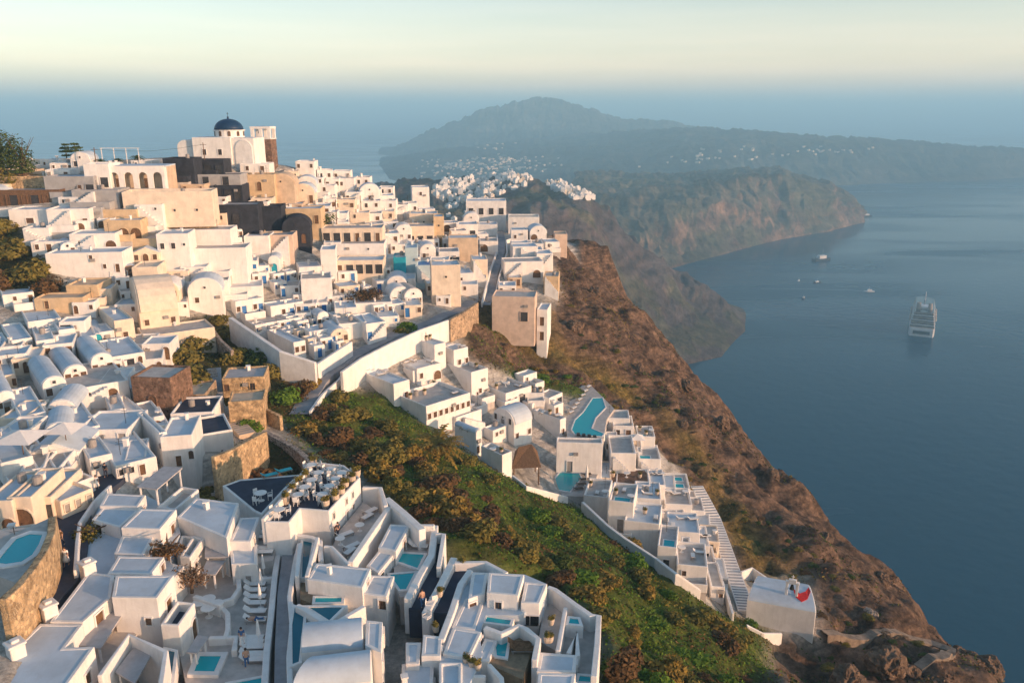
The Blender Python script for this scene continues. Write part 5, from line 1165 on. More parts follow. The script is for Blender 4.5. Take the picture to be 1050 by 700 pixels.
# the big rounded bushes below the rubble steps
for x, y, r, k, lb in ((160, 358, 2.6, 'olive', 'olive round bush at the left end of the bushes by the steps'), (176, 366, 2.8, 'dark', 'dark green bush touching the brown stone tower'), (190, 372, 3.4, 'olive', 'olive bush behind the ruined stone hut'),
    (190, 396, 5.2, 'olive', 'biggest olive round bush, above the ruined stone hut'), (205, 358, 4.0, 'olive', 'rounded olive bush under the cream terrace wall'), (232, 345, 3.2, 'olive', 'olive bush against the foot of the tall shaded retaining wall'),
    (240, 372, 3.4, 'olive', 'low olive bush left of the rubble cottage roof'), (262, 372, 4.2, 'dark', 'dark bush behind the rubble cottage'), (226, 332, 2.6, 'olive', 'small olive bush high beside the shaded retaining wall'),
    (278, 385, 3.4, 'olive', 'olive bush right of the rubble cottage roof'), (290, 412, 3.2, 'green', 'bright green agave thicket right of the rubble cottage'), (304, 405, 3.0, 'brown', 'russet bush below the end of the retaining wall'),
    (318, 396, 2.2, 'gold', 'golden bush at the foot of the grey lane'), (258, 438, 2.2, 'green', 'green creeper bush on the broad pale steps'), (348, 412, 2.8, 'olive', 'upright olive bush against the lane parapet'),
    (340, 425, 2.4, 'gold', 'golden bush just under the lane parapet'), (262, 478, 3.4, 'brown', 'russet bush on the bank above the arched cellar'), (285, 478, 3.4, 'olive', 'olive bush above the sunken dark terrace'),
    (272, 482, 2.6, 'dark', 'dark bush overhanging the arched cellar'), (212, 497, 2.6, 'olive', 'olive bush left of the arched cellar'), (226, 508, 2.4, 'green', 'green bush at the edge of the sunken dark terrace'), (203, 485, 2.0, 'olive', 'olive bush beside the blue grey pergola terrace'), (238, 512, 1.8, 'dark', 'dark low bush behind the soft roofed house'),
    (10, 262, 5.0, 'olive', 'large olive bush on the upper left bank'), (28, 285, 4.6, 'olive', 'olive bush low on the upper left bank'), (5, 240, 4.0, 'olive', 'olive bush at the very top of the left bank'), (45, 300, 3.4, 'brown', 'russet bush at the foot of the upper left bank'), (-4, 292, 4.2, 'brown', 'russet bush cut by the left edge'),
    (420, 338, 2.6, 'green', 'green bush over the long white retaining wall'), (412, 342, 2.2, 'olive', 'olive bush at the top of the grey lane'), (300, 320, 2.0, 'green', 'green bush on the diagonal planted stair'), (322, 340, 2.2, 'green', 'bright bush at the foot of the diagonal planted stair'), (333, 352, 1.6, 'olive', 'small bush beside the diagonal planted stair'), (555, 392, 2.4, 'green', 'bright green bush beside the hotel roof terrace'), (612, 402, 2.2, 'green', 'bright green bush at the head of the long bent pool'), (625, 395, 1.8, 'olive', 'olive bush on the cliff side of the long bent pool')):
    shrub(x, y, r, k, lb, 'bushes by the steps and walls', .95)
# shrubs of the gully slope and the cliff, row by row
def scatter(poly, dx, dy, rr, kinds, phrase, group, seed, tall=(.6, 1.0), minr=0):
    rn = random.Random(seed); ys = [p[1] for p in poly]; xs = [p[0] for p in poly]; y = min(ys)+dy*.5; ri = 0
    while y < max(ys):
        x = min(xs)+rn.uniform(0, dx); k = 0
        while x < max(xs):
            yy = y+rn.uniform(-.4, .4)*dy
            if inpoly(np.array([x]), np.array([yy]), poly)[0] and rn.random() < .8 and ri < len(ORD) and k < len(ORD):
                c = rn.choice(kinds); lab = f"{KN[c]} shrub, {ORD[k]} from the left in {ORD[ri]} row {phrase}"
                shrub(x, yy, rn.uniform(*rr), c, lab, group, rn.uniform(*tall)); k += 1
            x += dx*rn.uniform(.6, 1.4)
        if k: ri += 1
        y += dy
scatter([(300, 440), (350, 415), (395, 425), (440, 480), (520, 545), (560, 585), (500, 580), (440, 545), (390, 495), (330, 470)], 16, 11, (1.3, 3.2), ('olive', 'olive', 'gold', 'brown', 'brown'), 'along the near terraces', 'shrubs of the gully bank', 41)
scatter([(400, 430), (440, 450), (520, 505), (640, 560), (700, 610), (780, 650), (780, 740), (620, 740), (620, 640), (560, 590), (470, 510)], 27, 16, (.8, 2.6), ('green', 'dark', 'olive', 'green', 'gold', 'brown', 'olive'), 'on the green spur', 'shrubs of the green spur', 43, (.5, .9))
scatter([(490, 330), (545, 360), (620, 395), (700, 470), (740, 540), (775, 595), (740, 560), (680, 460), (600, 410), (520, 375)], 15, 10, (.7, 1.5), ('gold', 'olive', 'gold', 'green', 'dry'), 'on the golden bank', 'shrubs of the golden bank', 47, (.5, .8))
scatter([(575, 300), (640, 345), (720, 430), (800, 520), (880, 600), (960, 690), (850, 700), (840, 620), (770, 570), (700, 450), (600, 360)], 16, 11, (.5, 1.4), ('dry', 'dark', 'brown', 'olive', 'dark'), 'on the brown cliff', 'shrubs of the brown cliff', 53, (.45, .75))
for k in PROTO:
    for o in PROTO[k]:
        for ch in list(o.children): bpy.data.objects.remove(ch)
        bpy.data.objects.remove(o)
# ground cover no one could count: one mesh of leaf faces, dense where the zone is green
def cover(name, mask, step, size, per, mats, seed, hgt=.35):
    r_ = np.random.default_rng(seed); ii, jj = np.where(mask[::1, ::1] > .35)
    n = len(ii)*per
    pick = r_.integers(0, len(ii), n); X = gx[jj[pick]]+r_.uniform(-.6, .6, n)*GS; Y = gy[ii[pick]]+r_.uniform(-.6, .6, n)*GS
    cl = fbm(X, Y, 2.6, seed, 3); keep = cl > r_.uniform(-.5, .12, n); X, Y, cl = X[keep], Y[keep], cl[keep]; n = len(X)
    fi = np.clip((Y-GY0)/GS, 0, len(gy)-2); fj = np.clip((X-GX0)/GS, 0, len(gx)-2); i0, j0 = fi.astype(int), fj.astype(int); a, b = fi-i0, fj-j0
    Z = (ZD[i0, j0]*(1-b)+ZD[i0, j0+1]*b)*(1-a)+(ZD[i0+1, j0]*(1-b)+ZD[i0+1, j0+1]*b)*a
    P = np.stack([X, Y, Z+np.clip(cl+.35, 0, 1)*hgt*r_.uniform(.2, 1.6, n)], 1)
    d = r_.normal(size=(n, 3)); d[:, 2] *= .8; d /= np.linalg.norm(d, axis=1)[:, None]; e = np.cross(d, r_.normal(size=(n, 3))); e /= np.linalg.norm(e, axis=1)[:, None]
    s = (size*r_.uniform(.5, 1.5, n))[:, None]
    V = np.stack([P-d*s, P-e*s*.5, P+d*s, P+e*s*.5], 1).reshape(-1, 3)
    me = bpy.data.meshes.new(name); me.vertices.add(len(V)); me.vertices.foreach_set('co', V.ravel()); F = np.arange(len(V), dtype=np.int32)
    me.loops.add(len(V)); me.loops.foreach_set('vertex_index', F); me.polygons.add(n); me.polygons.foreach_set('loop_start', np.arange(0, len(V), 4, dtype=np.int32))
    for m in mats: me.materials.append(M[m])
    patch = fbm(X, Y, 11, seed+1, 3)+r_.normal(size=n)*.12
    me.polygons.foreach_set('material_index', np.clip(((patch+.42)/.84*len(mats)), 0, len(mats)-1).astype(np.int32))
    me.update(calc_edges=True); o = bpy.data.objects.new(name, me); C.objects.link(o); return tag(o, kind='stuff')
front = (PX > -40) & (PX < 1090) & (PY < 720) & (YY < 290)
cover('green_ground_cover', zg*front, 1, .17, 9, ['leaf_olive', 'leaf_green', 'leaf_green', 'leaf_green', 'leaf_brown'], 61, .4)
cover('bank_undergrowth', np.clip(zs*(1-zg), 0, 1)*front, 1, .2, 5, ['leaf_olive', 'leaf_dark', 'leaf_brown'], 62, .4)
cover('golden_bank_grass', np.where(zgold > .45, 1, 0)*front, 1, .15, 5, ['leaf_gold', 'leaf_olive', 'leaf_gold'], 63, .3)
rockmask = zb*front*(zgold < .4)*(fbm(XX, YY, 9, 77) > .02)
cover('dry_cliff_scrub', rockmask, 1, .26, 3, ['leaf_dark', 'leaf_brown', 'leaf_olive', 'leaf_dry'], 64, .3)
# ---- trees
def tree(x, y, h, r, label, kind='leaf_dark', name='tree', n=1500, flat=.9, size=.28, crown_z=.45, z=None):
    g = ground(x, y) if z is None else at_z(x, y, z); z = zg_(g.x, g.y) if z is None else z; root = thing(name, label, 'tree', (g.x, g.y, z)); r_ = random.Random(int(x*13+y))
    tb = MB(); tb.tube([(g.x, g.y, z-.8), (g.x+.1, g.y, z+h*.3), (g.x+.2, g.y+.1, z+h*.6)], [h*.04+.08, h*.035+.05, h*.02+.03], 8)
    for k in range(6):
        a = k*1.05+r_.uniform(-.3, .3); tb.tube([(g.x+.1, g.y, z+h*r_.uniform(.3, .5)), (g.x+math.cos(a)*r*.45, g.y+math.sin(a)*r*.45, z+h*.62), (g.x+math.cos(a)*r*.75, g.y+math.sin(a)*r*.75, z+h*.78)], [.12, .08, .03], 5)
    tb.build('trunk', 'bark', root)
    mb = MB(); leaves(mb, (g.x, g.y, z+h*crown_z), r, n, size, r_, flat*(h*(1-crown_z))/r, lump=9, shell=.3); mb.build('crown', kind, root, fix=False)
    return root
tree(4, 186, 14, 5.5, 'tall dark leafy tree at the left edge of the crest', n=1800, crown_z=.25)
tree(-8, 186, 13, 5, 'dark leafy tree cut by the left edge of the photo', n=1400, crown_z=.2)
tree(26, 186, 13, 4.4, 'dark narrower leafy tree right of the tallest crest tree', n=1500, crown_z=.2)
tree(10, 190, 5, 4.5, 'low olive tree in front of the crest trees', 'leaf_olive', n=900, crown_z=.1)
for x, y, r in ((69, 162, 2.0), (79, 162, 3.0)):
    g = ground(x, y); z = zg_(g.x, g.y); root = thing('umbrella_pine', 'slender layered pine left of its broader twin on the crest' if x < 75 else 'broader layered pine right of its slender twin on the crest', 'tree', (g.x, g.y, z)); r_ = random.Random(x)
    MB().tube([(g.x, g.y, z-1), (g.x+.1, g.y, z+2.5), (g.x, g.y, z+5)], [.16, .13, .07], 7).build('trunk', 'bark', root)
    mb = MB()
    for q, zz in ((.8, 2.2), (1, 3.2), (.9, 4.0), (.55, 4.9)): leaves(mb, (g.x+r_.uniform(-.3, .3), g.y, z+zz), r*q*.9, 260, .22, r_, .3, lump=5)
    mb.build('crown', 'leaf_dark', root, fix=False)
def palm(x, y, h, r, label, kind='leaf_dark', n=22, name='palm_tree', droop=.7):
    g = ground(x, y); z = zg_(g.x, g.y); root = thing(name, label, 'palm', (g.x, g.y, z)); r_ = random.Random(int(x*3+y))
    MB().tube([(g.x, g.y, z-.8), (g.x, g.y, z+h*.5), (g.x+.05, g.y, z+h)], [.2, .17, .16], 8).build('trunk', 'bark', root)
    mb = MB()
    for k in range(n):
        a = k*2.4+r_.uniform(-.2, .2); el = r_.uniform(.1, 1.25); d = Vector((math.cos(a), math.sin(a), 0)); prev = None; L_ = r*r_.uniform(.8, 1.1)
        for q in range(8):
            t = q/7; p = Vector((g.x, g.y, z+h))+d*L_*t*math.cos(el*(1-t*.5))+Vector((0, 0, L_*t*math.sin(el)-droop*L_*t*t)); sd = Vector((-d.y, d.x, 0))
            if prev is not None:
                w0 = .16*r/2*(1-t*.8); 
                for s in (1, -1):
                    tip = p+sd*s*w0*3+Vector((0, 0, -w0*1.2)); mb.add([prev, p, tip], [(0, 1, 2)])
                    tip2 = prev.lerp(p, .5)+sd*s*w0*3.2+d*w0; mb.add([prev, prev.lerp(p, .5), tip2], [(0, 1, 2)])
            prev = p
    mb.build('crown', kind, root, fix=False); return root
palm(449, 470, 2.0, 5.0, 'big bushy palm on the green slope below the hotel', 'leaf_gold', 46, droop=.5)
palm(142, 172, 2.6, 2.2, 'dark palm behind the white pergola frame on the crest'); palm(104, 172, 1.8, 1.8, 'small dark palm left of the crest pergola frame'); palm(122, 172, 2.0, 1.8, 'small dark palm inside the crest pergola frame'); palm(156, 172, 1.4, 1.6, 'low dark palm at the right end of the crest palms')
palm(445, 398, 1.6, 1.1, 'small round topped palm on the hotel court', n=18); palm(556, 590, 1.0, .9, 'pot palm on the beige patio', n=14)
tree(374, 312, 5.0, 5.2, 'wide russet flowering tree in the white courtyard', 'leaf_brown', 'flowering_tree', 1700, .8, .25, .2)
tree(318, 228, 3.2, 6.5, 'bushy dark tree topping the ochre bank in the middle', 'leaf_dark', n=1500, crown_z=.05); tree(300, 225, 2.6, 5, 'russet bushy tree at the left end of the ochre bank', 'leaf_brown', n=1000, crown_z=.05)
tree(172, 569, 2.0, 2.0, 'red flowered bougainvillea hanging over the near roofs', 'leaf_brown', 'bougainvillea', 900, .8, .14, .1, z=299.6)
tree(196, 600, 2.4, 1.7, 'dry leafless bougainvillea beside the near balcony', 'leaf_dry', 'bougainvillea', 800, 1, .12, .1, z=297.3)
tree(96, 550, 1.8, 2.3, 'spiky olive cactus thicket in the street garden', 'leaf_olive', 'cactus', 700, .9, .16, .0, z=298.9); tree(106, 543, 1.6, 1.6, 'dark shrub tree in the street garden', 'leaf_dark', 'cactus', 500, .9, .14, .0, z=298.9)
# ================================================================ far town, ship, boats, furniture, people
from mathutils.bvhtree import BVHTree
def bvh(name):
    me = bpy.data.objects[name].data; return BVHTree.FromPolygons([v.co[:] for v in me.vertices], [p.vertices[:] for p in me.polygons])
EYE = Vector((0, 0, ZC))
def hit(bv, x, y):
    d = (at_Y(x, y, 1000)-EYE).normalized(); r = bv.ray_cast(EYE, d); return r[0]
nc, rim_, mid_ = bvh('near_caldera_cliff'), bvh('far_caldera_rim'), bvh('middle_headland')
protos = []
for k, (w_, d_, h_) in enumerate(((9, 7, 5), (7, 7, 7), (12, 8, 5), (6, 6, 4.5), (8, 9, 6))):
    mb = MB().box((0, 0, h_/2-2), (w_, d_, h_+4)); mb.box((w_*.2, d_*.1, h_+.9), (w_*.45, d_*.5, 1.8))
    me = mb.build('town_house', ('white', 'white2', 'white', 'cream', 'white')[k]); mesh = me.data; bpy.data.objects.remove(me); protos.append(mesh)
rt = random.Random(5)
def town(poly, n, label, group, bv, smin=.65, smax=1.1, bias=None):
    xs = [p[0] for p in poly]; ys = [p[1] for p in poly]; c = 0; t = 0; pts = []
    while c < n and t < n*30:
        t += 1; x, y = rt.uniform(min(xs), max(xs)), rt.uniform(min(ys), max(ys))
        if not inpoly(np.array([x]), np.array([y]), poly)[0] or any(abs(x-a)+1.5*abs(y-b) < 3.2 for a, b in pts): continue
        p = hit(bv, x, y)
        if p is None: continue
        pts.append((x, y)); o = bpy.data.objects.new('town_house', rt.choice(protos)); C.objects.link(o); o.location = p; o.rotation_euler = (0, 0, rt.uniform(0, 1.6)); s = rt.uniform(smin, smax); o.scale = (s, s, s)
        tag(o, label, 'house', group); c += 1
town([(442, 190), (470, 178), (515, 170), (548, 176), (545, 190), (520, 196), (495, 206), (465, 208), (445, 204)], 115, 'tiny white house crowded in the far town on the ridge behind the saddle', 'houses of the far ridge town', nc)
town([(560, 184), (585, 178), (605, 183), (616, 197), (606, 203), (590, 205), (575, 196), (562, 192)], 55, 'tiny white house at the far town edge above the purple cliff', 'houses of the far cliff edge town', nc, .6, .95)
town([(455, 208), (500, 206), (505, 225), (470, 232), (455, 222)], 22, 'small white house on the near side of the far town', 'houses below the far ridge town', nc)
# pale settlements too far and too many to count: one object each
def specks(poly, n, bv, s, name):
    xs = [p[0] for p in poly]; ys = [p[1] for p in poly]; mb = MB(); c = 0; t = 0
    cl = [(rt.uniform(min(xs), max(xs)), rt.uniform(min(ys), max(ys))) for _ in range(9)]
    while c < n and t < n*40:
        t += 1; a = rt.choice(cl); x, y = a[0]+rt.gauss(0, 22), a[1]+rt.gauss(0, 3)
        if not inpoly(np.array([x]), np.array([y]), poly)[0]: continue
        p = hit(bv, x, y)
        if p is None: continue
        mb.box((p.x, p.y, p.z+s*.2), (s*rt.uniform(.7, 2.2), s, s*.9), rt.uniform(0, 3)); c += 1
    tag(mb.build(name, 'cream'), kind='stuff')
specks([(420, 160), (560, 140), (720, 128), (800, 138), (760, 160), (640, 165), (560, 176), (430, 182)], 210, rim_, 10, 'distant_settlement')
specks([(620, 160), (760, 150), (860, 146), (1000, 152), (900, 156), (760, 166), (640, 178)], 50, rim_, 10, 'distant_hamlets')
# ---- ship
def ship():
    p = at_z(944, 345, 0); root = thing('cruise_ship', 'white many decked cruise ship lying stern on in the bay', 'ship', (p.x, p.y, 0)); ang = math.atan2(p.y, p.x)+.01
    d = Vector((math.cos(ang), math.sin(ang), 0)); r = Vector((d.y, -d.x, 0)); L_, Bm = 190, 37
    hm = mat('ship_white', (.62, .60, .60), .5, .08, .2); dk = mat('ship_deck', (.42, .36, .32), .7, .2, .1); gl = mat('ship_glass', (.05, .08, .10), .15, .3, .3)
    def ring(prof, z0, z1, a, b, m, name, par=root):
        pts = [p+d*t*L_+r*s*Bm/2 for t, s in prof]; return MB().prism([(q.x, q.y) for q in pts], z0, z1).build(name, m, par, bevel=.4)
    H0 = [(0, -.9), (0, .9), (.06, 1), (.75, 1), (.92, .55), (1.0, .05), (1.0, -.05), (.92, -.55), (.75, -1), (.06, -1)]
    ring(H0, -2, 13, 0, 0, hm, 'hull')
    z = 13.02
    for k in range(7):
        t0 = .015+.016*k; w_ = .96-.035*k; t1 = .86-.025*k
        pr = [(t0, -w_), (t0, w_), (t1, w_), (t1+.05, w_*.5), (t1+.05, -w_*.5), (t1, -w_)]
        ring(pr, z, z+2.4, 0, 0, hm if k % 2 else dk, 'deck'); pr2 = [(t0-.004 if i in (0, 1) else t, s*1.015) for i, (t, s) in enumerate(pr)]
        g_ = ring([(t, s*.985) for t, s in pr], z+2.402, z+3.1, 0, 0, gl, 'window_band'); z += 3.12
    for s in (-.45, .45):
        c = p+d*L_*.24+r*s*Bm/2; MB().lathe((c.x, c.y, z), [(3.6, 0), (3.2, 5), (2.8, 9), (3.1, 10)], 12).build('funnel', dk, root)
    c = p+d*L_*.62; MB().tube([(c.x, c.y, z-3), (c.x, c.y, z+14)], [1.2, .5], 8).build('mast', hm, root)
    c = p+d*L_*.30; MB().box((c.x, c.y, z+1.6), (22, 20, 3), ang).build('sun_deck_house', hm, root)
    c = p+d*L_*.07; MB().box((c.x, c.y, 13+3), (.4, .4, 6), ang).build('flagstaff', hm, root)
    MB().box((p.x+d.x*2-r.x*0, p.y+d.y*2, 6.5), (6, 24, 5), ang).build('stern_opening', gl, root)
    for s in (-1.03, 1.03):
        for t in (.3, .4, .5, .6, .7):
            c = p+d*L_*t+r*s*Bm/2; MB().box((c.x, c.y, 16), (11, 2.4, 2.6), ang).build('lifeboat', 'terracotta', root, bevel=.6)
ship()
def boat(x, y, L_, head, label, hullm='white'):
    p = at_z(x, y, 0); root = thing('boat', label, 'boat', (p.x, p.y, 0)); ca, sa = math.cos(head), math.sin(head); B_ = L_*.3
    pr = [(-L_/2, -B_/2), (L_*.2, -B_/2), (L_/2, 0), (L_*.2, B_/2), (-L_/2, B_/2)]
    MB().prism([(p.x+a*ca-b*sa, p.y+a*sa+b*ca) for a, b in pr], -.6, L_*.1).build('hull', hullm, root, bevel=.1)
    MB().box((p.x-ca*L_*.05, p.y-sa*L_*.05, L_*.17), (L_*.4, B_*.7, L_*.14), head).build('cabin', 'white', root, bevel=.1)
    MB().tube([(p.x, p.y, L_*.1), (p.x, p.y, L_*.55)], [.2, .1], 6).build('mast', 'white', root)
boat(843, 267, 52, .4, 'dark hulled tour boat nearest the middle headland', 'dark'); boat(891, 299, 20, 3.0, 'small motor boat trailing a thin wake to the left of the ship', 'white')
boat(838, 290, 18, .2, 'small boat lowest of the three boats off the near headland', 'dark'); boat(824, 306, 15, 1.0, 'tiny dark boat closest to the near headland', 'dark'); boat(819, 288, 12, 1.0, 'tiny pale boat left of the lowest boat', 'white'); boat(889, 222, 40, .1, 'dark speck of a boat off the tip of the middle headland', 'dark')
wm = mat('wake_foam', (.30, .42, .46), .6, .2, .2)
def wake(pts, w0, name='wake'):
    P = [at_z(x, y, 0) for x, y in pts]; vs = []; n = len(P)
    for i, q in enumerate(P):
        t = P[min(i+1, n-1)]-P[max(i-1, 0)]; t.normalize(); nn = Vector((-t.y, t.x, 0))*w0*(1-i/n*.7); vs += [q+nn+Vector((0, 0, .05)), q-nn+Vector((0, 0, .05))]
    tag(MB().add(vs, [(2*i, 2*i+1, 2*i+3, 2*i+2) for i in range(n-1)]).build(name, wm), kind='structure')
wake([(888, 299), (870, 297), (850, 297), (815, 296), (780, 296)], 2.0)
# ---- thatched shelter
tile(470, 370)
g = ground(*tx((345, 590))); tp = [at_z(*tx(q), g.z+2.3) for q in ((272, 552), (425, 545), (405, 460), (290, 462))]; rg = [at_z(*tx(q), g.z+4.2) for q in ((375, 425), (310, 440))]
t = thing('thatched_shelter', 'brown thatched roof shelter beside the white walled courtyard', 'shelter', g)
mb = MB(); mb.add([*tp, *rg], [(0, 1, 4, 5), (1, 2, 4), (2, 3, 5, 4), (3, 0, 5), (3, 2, 1, 0)]); mb.build('thatch', 'thatch', t)
for q in inset(tp, .4): MB().tube([(q[0], q[1], g.z-2), (q[0], q[1], g.z+2.4)], .12, 6).build('post', 'wood', t)
# ---- chapel belfry and red mark built as a cloth
q = at_z(812, 603, zc_+6.2); t = CHAPEL
c = bpy.data.objects.new('belfry', None); c.parent = t; C.objects.link(c); c.location = q-t.location; del c
bpy.data.objects.remove([o for o in t.children if o.type == 'EMPTY'][0])
mb = MB(); u = Vector((.92, -.38, 0))
for s in (-.75, .75): mb.box((q.x+u.x*s, q.y+u.y*s, q.z-1.3), (.4, .5, 4.4), math.atan2(u.y, u.x))
mb.box((q.x, q.y, q.z+1.05), (2.0, .6, .35), math.atan2(u.y, u.x)); mb.box((q.x, q.y, q.z+1.4), (1.1, .5, .4), math.atan2(u.y, u.x)); mb.box((q.x, q.y, q.z+1.95), (.12, .12, .8)); mb.box((q.x, q.y, q.z+2.05), (.5, .12, .12), math.atan2(u.y, u.x))
bf = mb.build('belfry', 'white', t, bevel=.03)
MB().lathe((q.x, q.y, q.z-.1), [(.38, 0), (.3, .3), (.2, .7), (.08, .85)], 10).build('bell', 'black', bf)
P = [at_z(x, y, zc_+5.05) for x, y in ((813, 604), (816, 612), (822, 616), (828, 614), (831, 607), (829, 602), (826, 607), (820, 609))]
ca, cb = CHAPEL.location, None
def vault_z(x, y):
    p = [at_z(*q_, zc_+4.2) for q_ in ((766, 615), (837, 628), (829, 600), (777, 591))]
    a = (p[1]-p[0]); b_ = (p[3]-p[0]); den = a.x*b_.y-a.y*b_.x; wv = Vector((x, y, 0))-p[0]; t_ = (a.x*wv.y-a.y*wv.x)/den; t_ = min(max(t_, 0), 1)
    return zc_+4.2+.9*math.sin(math.acos(1-2*t_))+.09
vs = [(v.x, v.y, vault_z(v.x, v.y)+.05) for v in P]; vs2 = [(a, b, z_-.08) for a, b, z_ in vs]; n_ = len(vs)
tag(MB().add(vs+vs2, [tuple(range(n_)), tuple(range(2*n_-1, n_-1, -1))]+[(i, (i+1) % n_, n_+(i+1) % n_, n_+i) for i in range(n_)]).build('red_mark_cloth', 'red'), 'bright red curved mark modelled as a cloth on the chapel roof beside the belfry', 'cloth')
tile(760, 500, 3.5)
WALL([(0, 300), (40, 285), (90, 320), (120, 360)], 1.2, .4, 'white round walled forecourt behind the lone chapel', name='parapet', base=4)
WALL([(20, 490), (80, 520), (145, 520)], .9, .4, 'low white wall in front of the lone chapel', name='parapet', base=4)
# boulders near the chapel and along the cliff
rr_ = random.Random(9)
def boulder(x, y, r, label, m='rock', group=None):
    g = ground(x, y); z = zg_(g.x, g.y); bm = bmesh.new(); bmesh.ops.create_icosphere(bm, subdivisions=5, radius=r*.75)
    sd = rr_.uniform(0, 99)
    for v in bm.verts:
        q_ = v.co/r+Vector((sd, sd*.7, 0)); n = mn.noise(q_*1.2)*.4-abs(mn.noise(q_*2.6))*.34-abs(mn.noise(q_*5.5))*.2-abs(mn.noise(q_*11))*.1; v.co *= 1.12+n; v.co.z *= .95
    me = bpy.data.meshes.new('boulder'); bm.to_mesh(me); bm.free(); me.materials.append(M[m]); o = bpy.data.objects.new('boulder', me); C.objects.link(o); o.location = (g.x, g.y, z+r*.05); o.rotation_euler = (0, 0, sd); tag(o, label, 'rock', group)
boulder(892, 634, 1.5, 'pale grey boulder beside the track right of the chapel', 'lava')
for i, (x, y, r, lb) in enumerate(((870, 690, 3.2, 'ochre rock outcrop at the bottom edge below the track'), (905, 690, 3.6, 'tallest ochre rock outcrop at the bottom edge'), (930, 694, 2.4, 'small ochre outcrop left of the track bend'), (705, 392, 2.6, 'rock knob on the cliff rim above the near bay'), (740, 432, 2.8, 'jagged rock on the cliff rim level with the bent pool'), (792, 482, 2.2, 'rock on the cliff rim over the open water'), (846, 536, 2.4, 'rock on the cliff rim level with the long stairs'), (905, 578, 2.0, 'rock on the cliff rim above the chapel'), (990, 660, 3.2, 'dark rock on the cliff rim in the bottom right corner'), (1015, 684, 3.0, 'darkest rock at the lowest corner of the cliff rim'), (610, 300, 2.4, 'brown crag on the cliff face under the ruined tower'), (590, 330, 2.8, 'brown crag below the rose terraces'), (655, 380, 2.0, 'crag in the gully of the brown cliff'), (700, 440, 1.8, 'crag above the suites on the brown cliff'))):
    boulder(x, y, r, lb)
tile(0, 0, 1)
PATH([(845, 650), (880, 655), (920, 652), (955, 660), (975, 672), (965, 690), (940, 690)], 1.5, '', m='dirt', name='track', lift=.35)
# ---- furniture
def lounger_proto():
    r = thing('sun_lounger', 'x', 'sun lounger'); m = MB().box((.15, 0, .36), (1.5, .66, .1)).build('mattress', 'cushion', r, bevel=.02)
    b = MB(); b.add([(-.6, -.33, .32), (-.6, .33, .32), (-1.05, .33, .72), (-1.05, -.33, .72), (-.6, -.33, .42), (-.6, .33, .42), (-1.1, .33, .80), (-1.1, -.33, .80)], [(0, 1, 2, 3), (4, 5, 6, 7), (0, 1, 5, 4), (1, 2, 6, 5), (2, 3, 7, 6), (3, 0, 4, 7)]); b.build('backrest', 'cushion', r)
    MB().box((0, .3, .27), (1.9, .06, .07)).box((0, -.3, .27), (1.9, .06, .07)).box((.9, 0, .27), (.06, .54, .07)).build('frame', 'greydoor', r)
    for x in (-.8, .8):
        for y in (-.3, .3): MB().box((x, y, .12), (.06, .06, .24)).build('leg', 'greydoor', r)
    return r
LP = lounger_proto(); FIRST = {'l': True}
def lounger(x, y, z, rz, label, group='white sun loungers', m=None):
    p = at_z(x, y, z); o = dup(LP, p, rz, label, group)
    if m:
        for c in o.children:
            if c.name.startswith(('mattress', 'backrest')): c.data = c.data.copy(); c.data.materials[0] = M[m]
    return o
def table_proto():
    r = thing('table', 'x', 'table'); MB().lathe((0, 0, .7), [(.5, 0), (.52, .03), (.5, .06)], 16).build('tabletop', 'cushion', r); MB().lathe((0, 0, 0), [(.28, 0), (.26, .03), (.05, .06), (.04, .7)], 10).build('pedestal', 'white', r); return r
def chair_proto(m):
    r = thing('chair', 'x', 'chair'); MB().box((0, 0, .45), (.48, .48, .07)).build('seat', m, r, bevel=.02); MB().box((-.23, 0, .72), (.06, .46, .5)).build('backrest', m, r, bevel=.02)
    for x in (-.2, .2):
        for y in (-.2, .2): MB().box((x, y, .21), (.045, .045, .42)).build('leg', m, r)
    for y in (-.24, .24): MB().box((0, y, .64), (.44, .05, .05)).box((.2, y, .54), (.05, .05, .18)).build('armrest', m, r)
    return r
TP, CW, CG = table_proto(), chair_proto('cushion'), chair_proto('wood')
def pot_proto():
    r = thing('plant_pot', 'x', 'plant pot'); MB().lathe((0, 0, 0), [(.26, 0), (.34, .35), (.36, .7), (.33, .72), (.30, .66)], 12).build('pot', 'terracotta', r)
    mb = MB(); leaves(mb, (0, 0, .72), .5, 140, .1, random.Random(4), .9); mb.build('foliage', 'leaf_olive', r, fix=False); return r
PP = pot_proto()
def parasol_proto():
    r = thing('folded_parasol', 'x', 'parasol'); MB().tube([(0, 0, 0), (0, 0, 2.5)], .035, 6).build('pole', 'white', r); MB().lathe((0, 0, 1.1), [(.2, 0), (.17, .4), (.12, 1.0), (.03, 1.5)], 10).build('canopy', 'cushion', r); MB().lathe((0, 0, 0), [(.3, 0), (.3, .1), (.06, .14)], 10).build('base', 'white', r); return r
UP = parasol_proto()
def put(proto, x, y, z, rz, label, group, s=1): return dup(proto, at_z(x, y, z), rz, label, group, s)
tile(180, 560)
for i, yy in enumerate((205, 236, 270, 302, 345, 388)):
    lounger(*tx((415, yy)), 296.0, .03, f'white sun lounger, {ORD[i]} from the top of the long row on the sun deck', 'sun loungers on the sun deck')
for i, yy in enumerate((482, 505, 528, 565, 592)):
    lounger(*tx((400, yy)), 296.0, .03, f'white slatted sun lounger, {ORD[i]} from the top of the lower group on the sun deck', 'sun loungers of the lower group')
for i, (a, b) in enumerate(((455, 160), (443, 235), (438, 315), (430, 505))): put(UP, *tx((a, b)), 296.0, 0, f'folded white parasol, {ORD[i]} from the top beside the sun deck loungers', 'folded parasols of the sun deck')
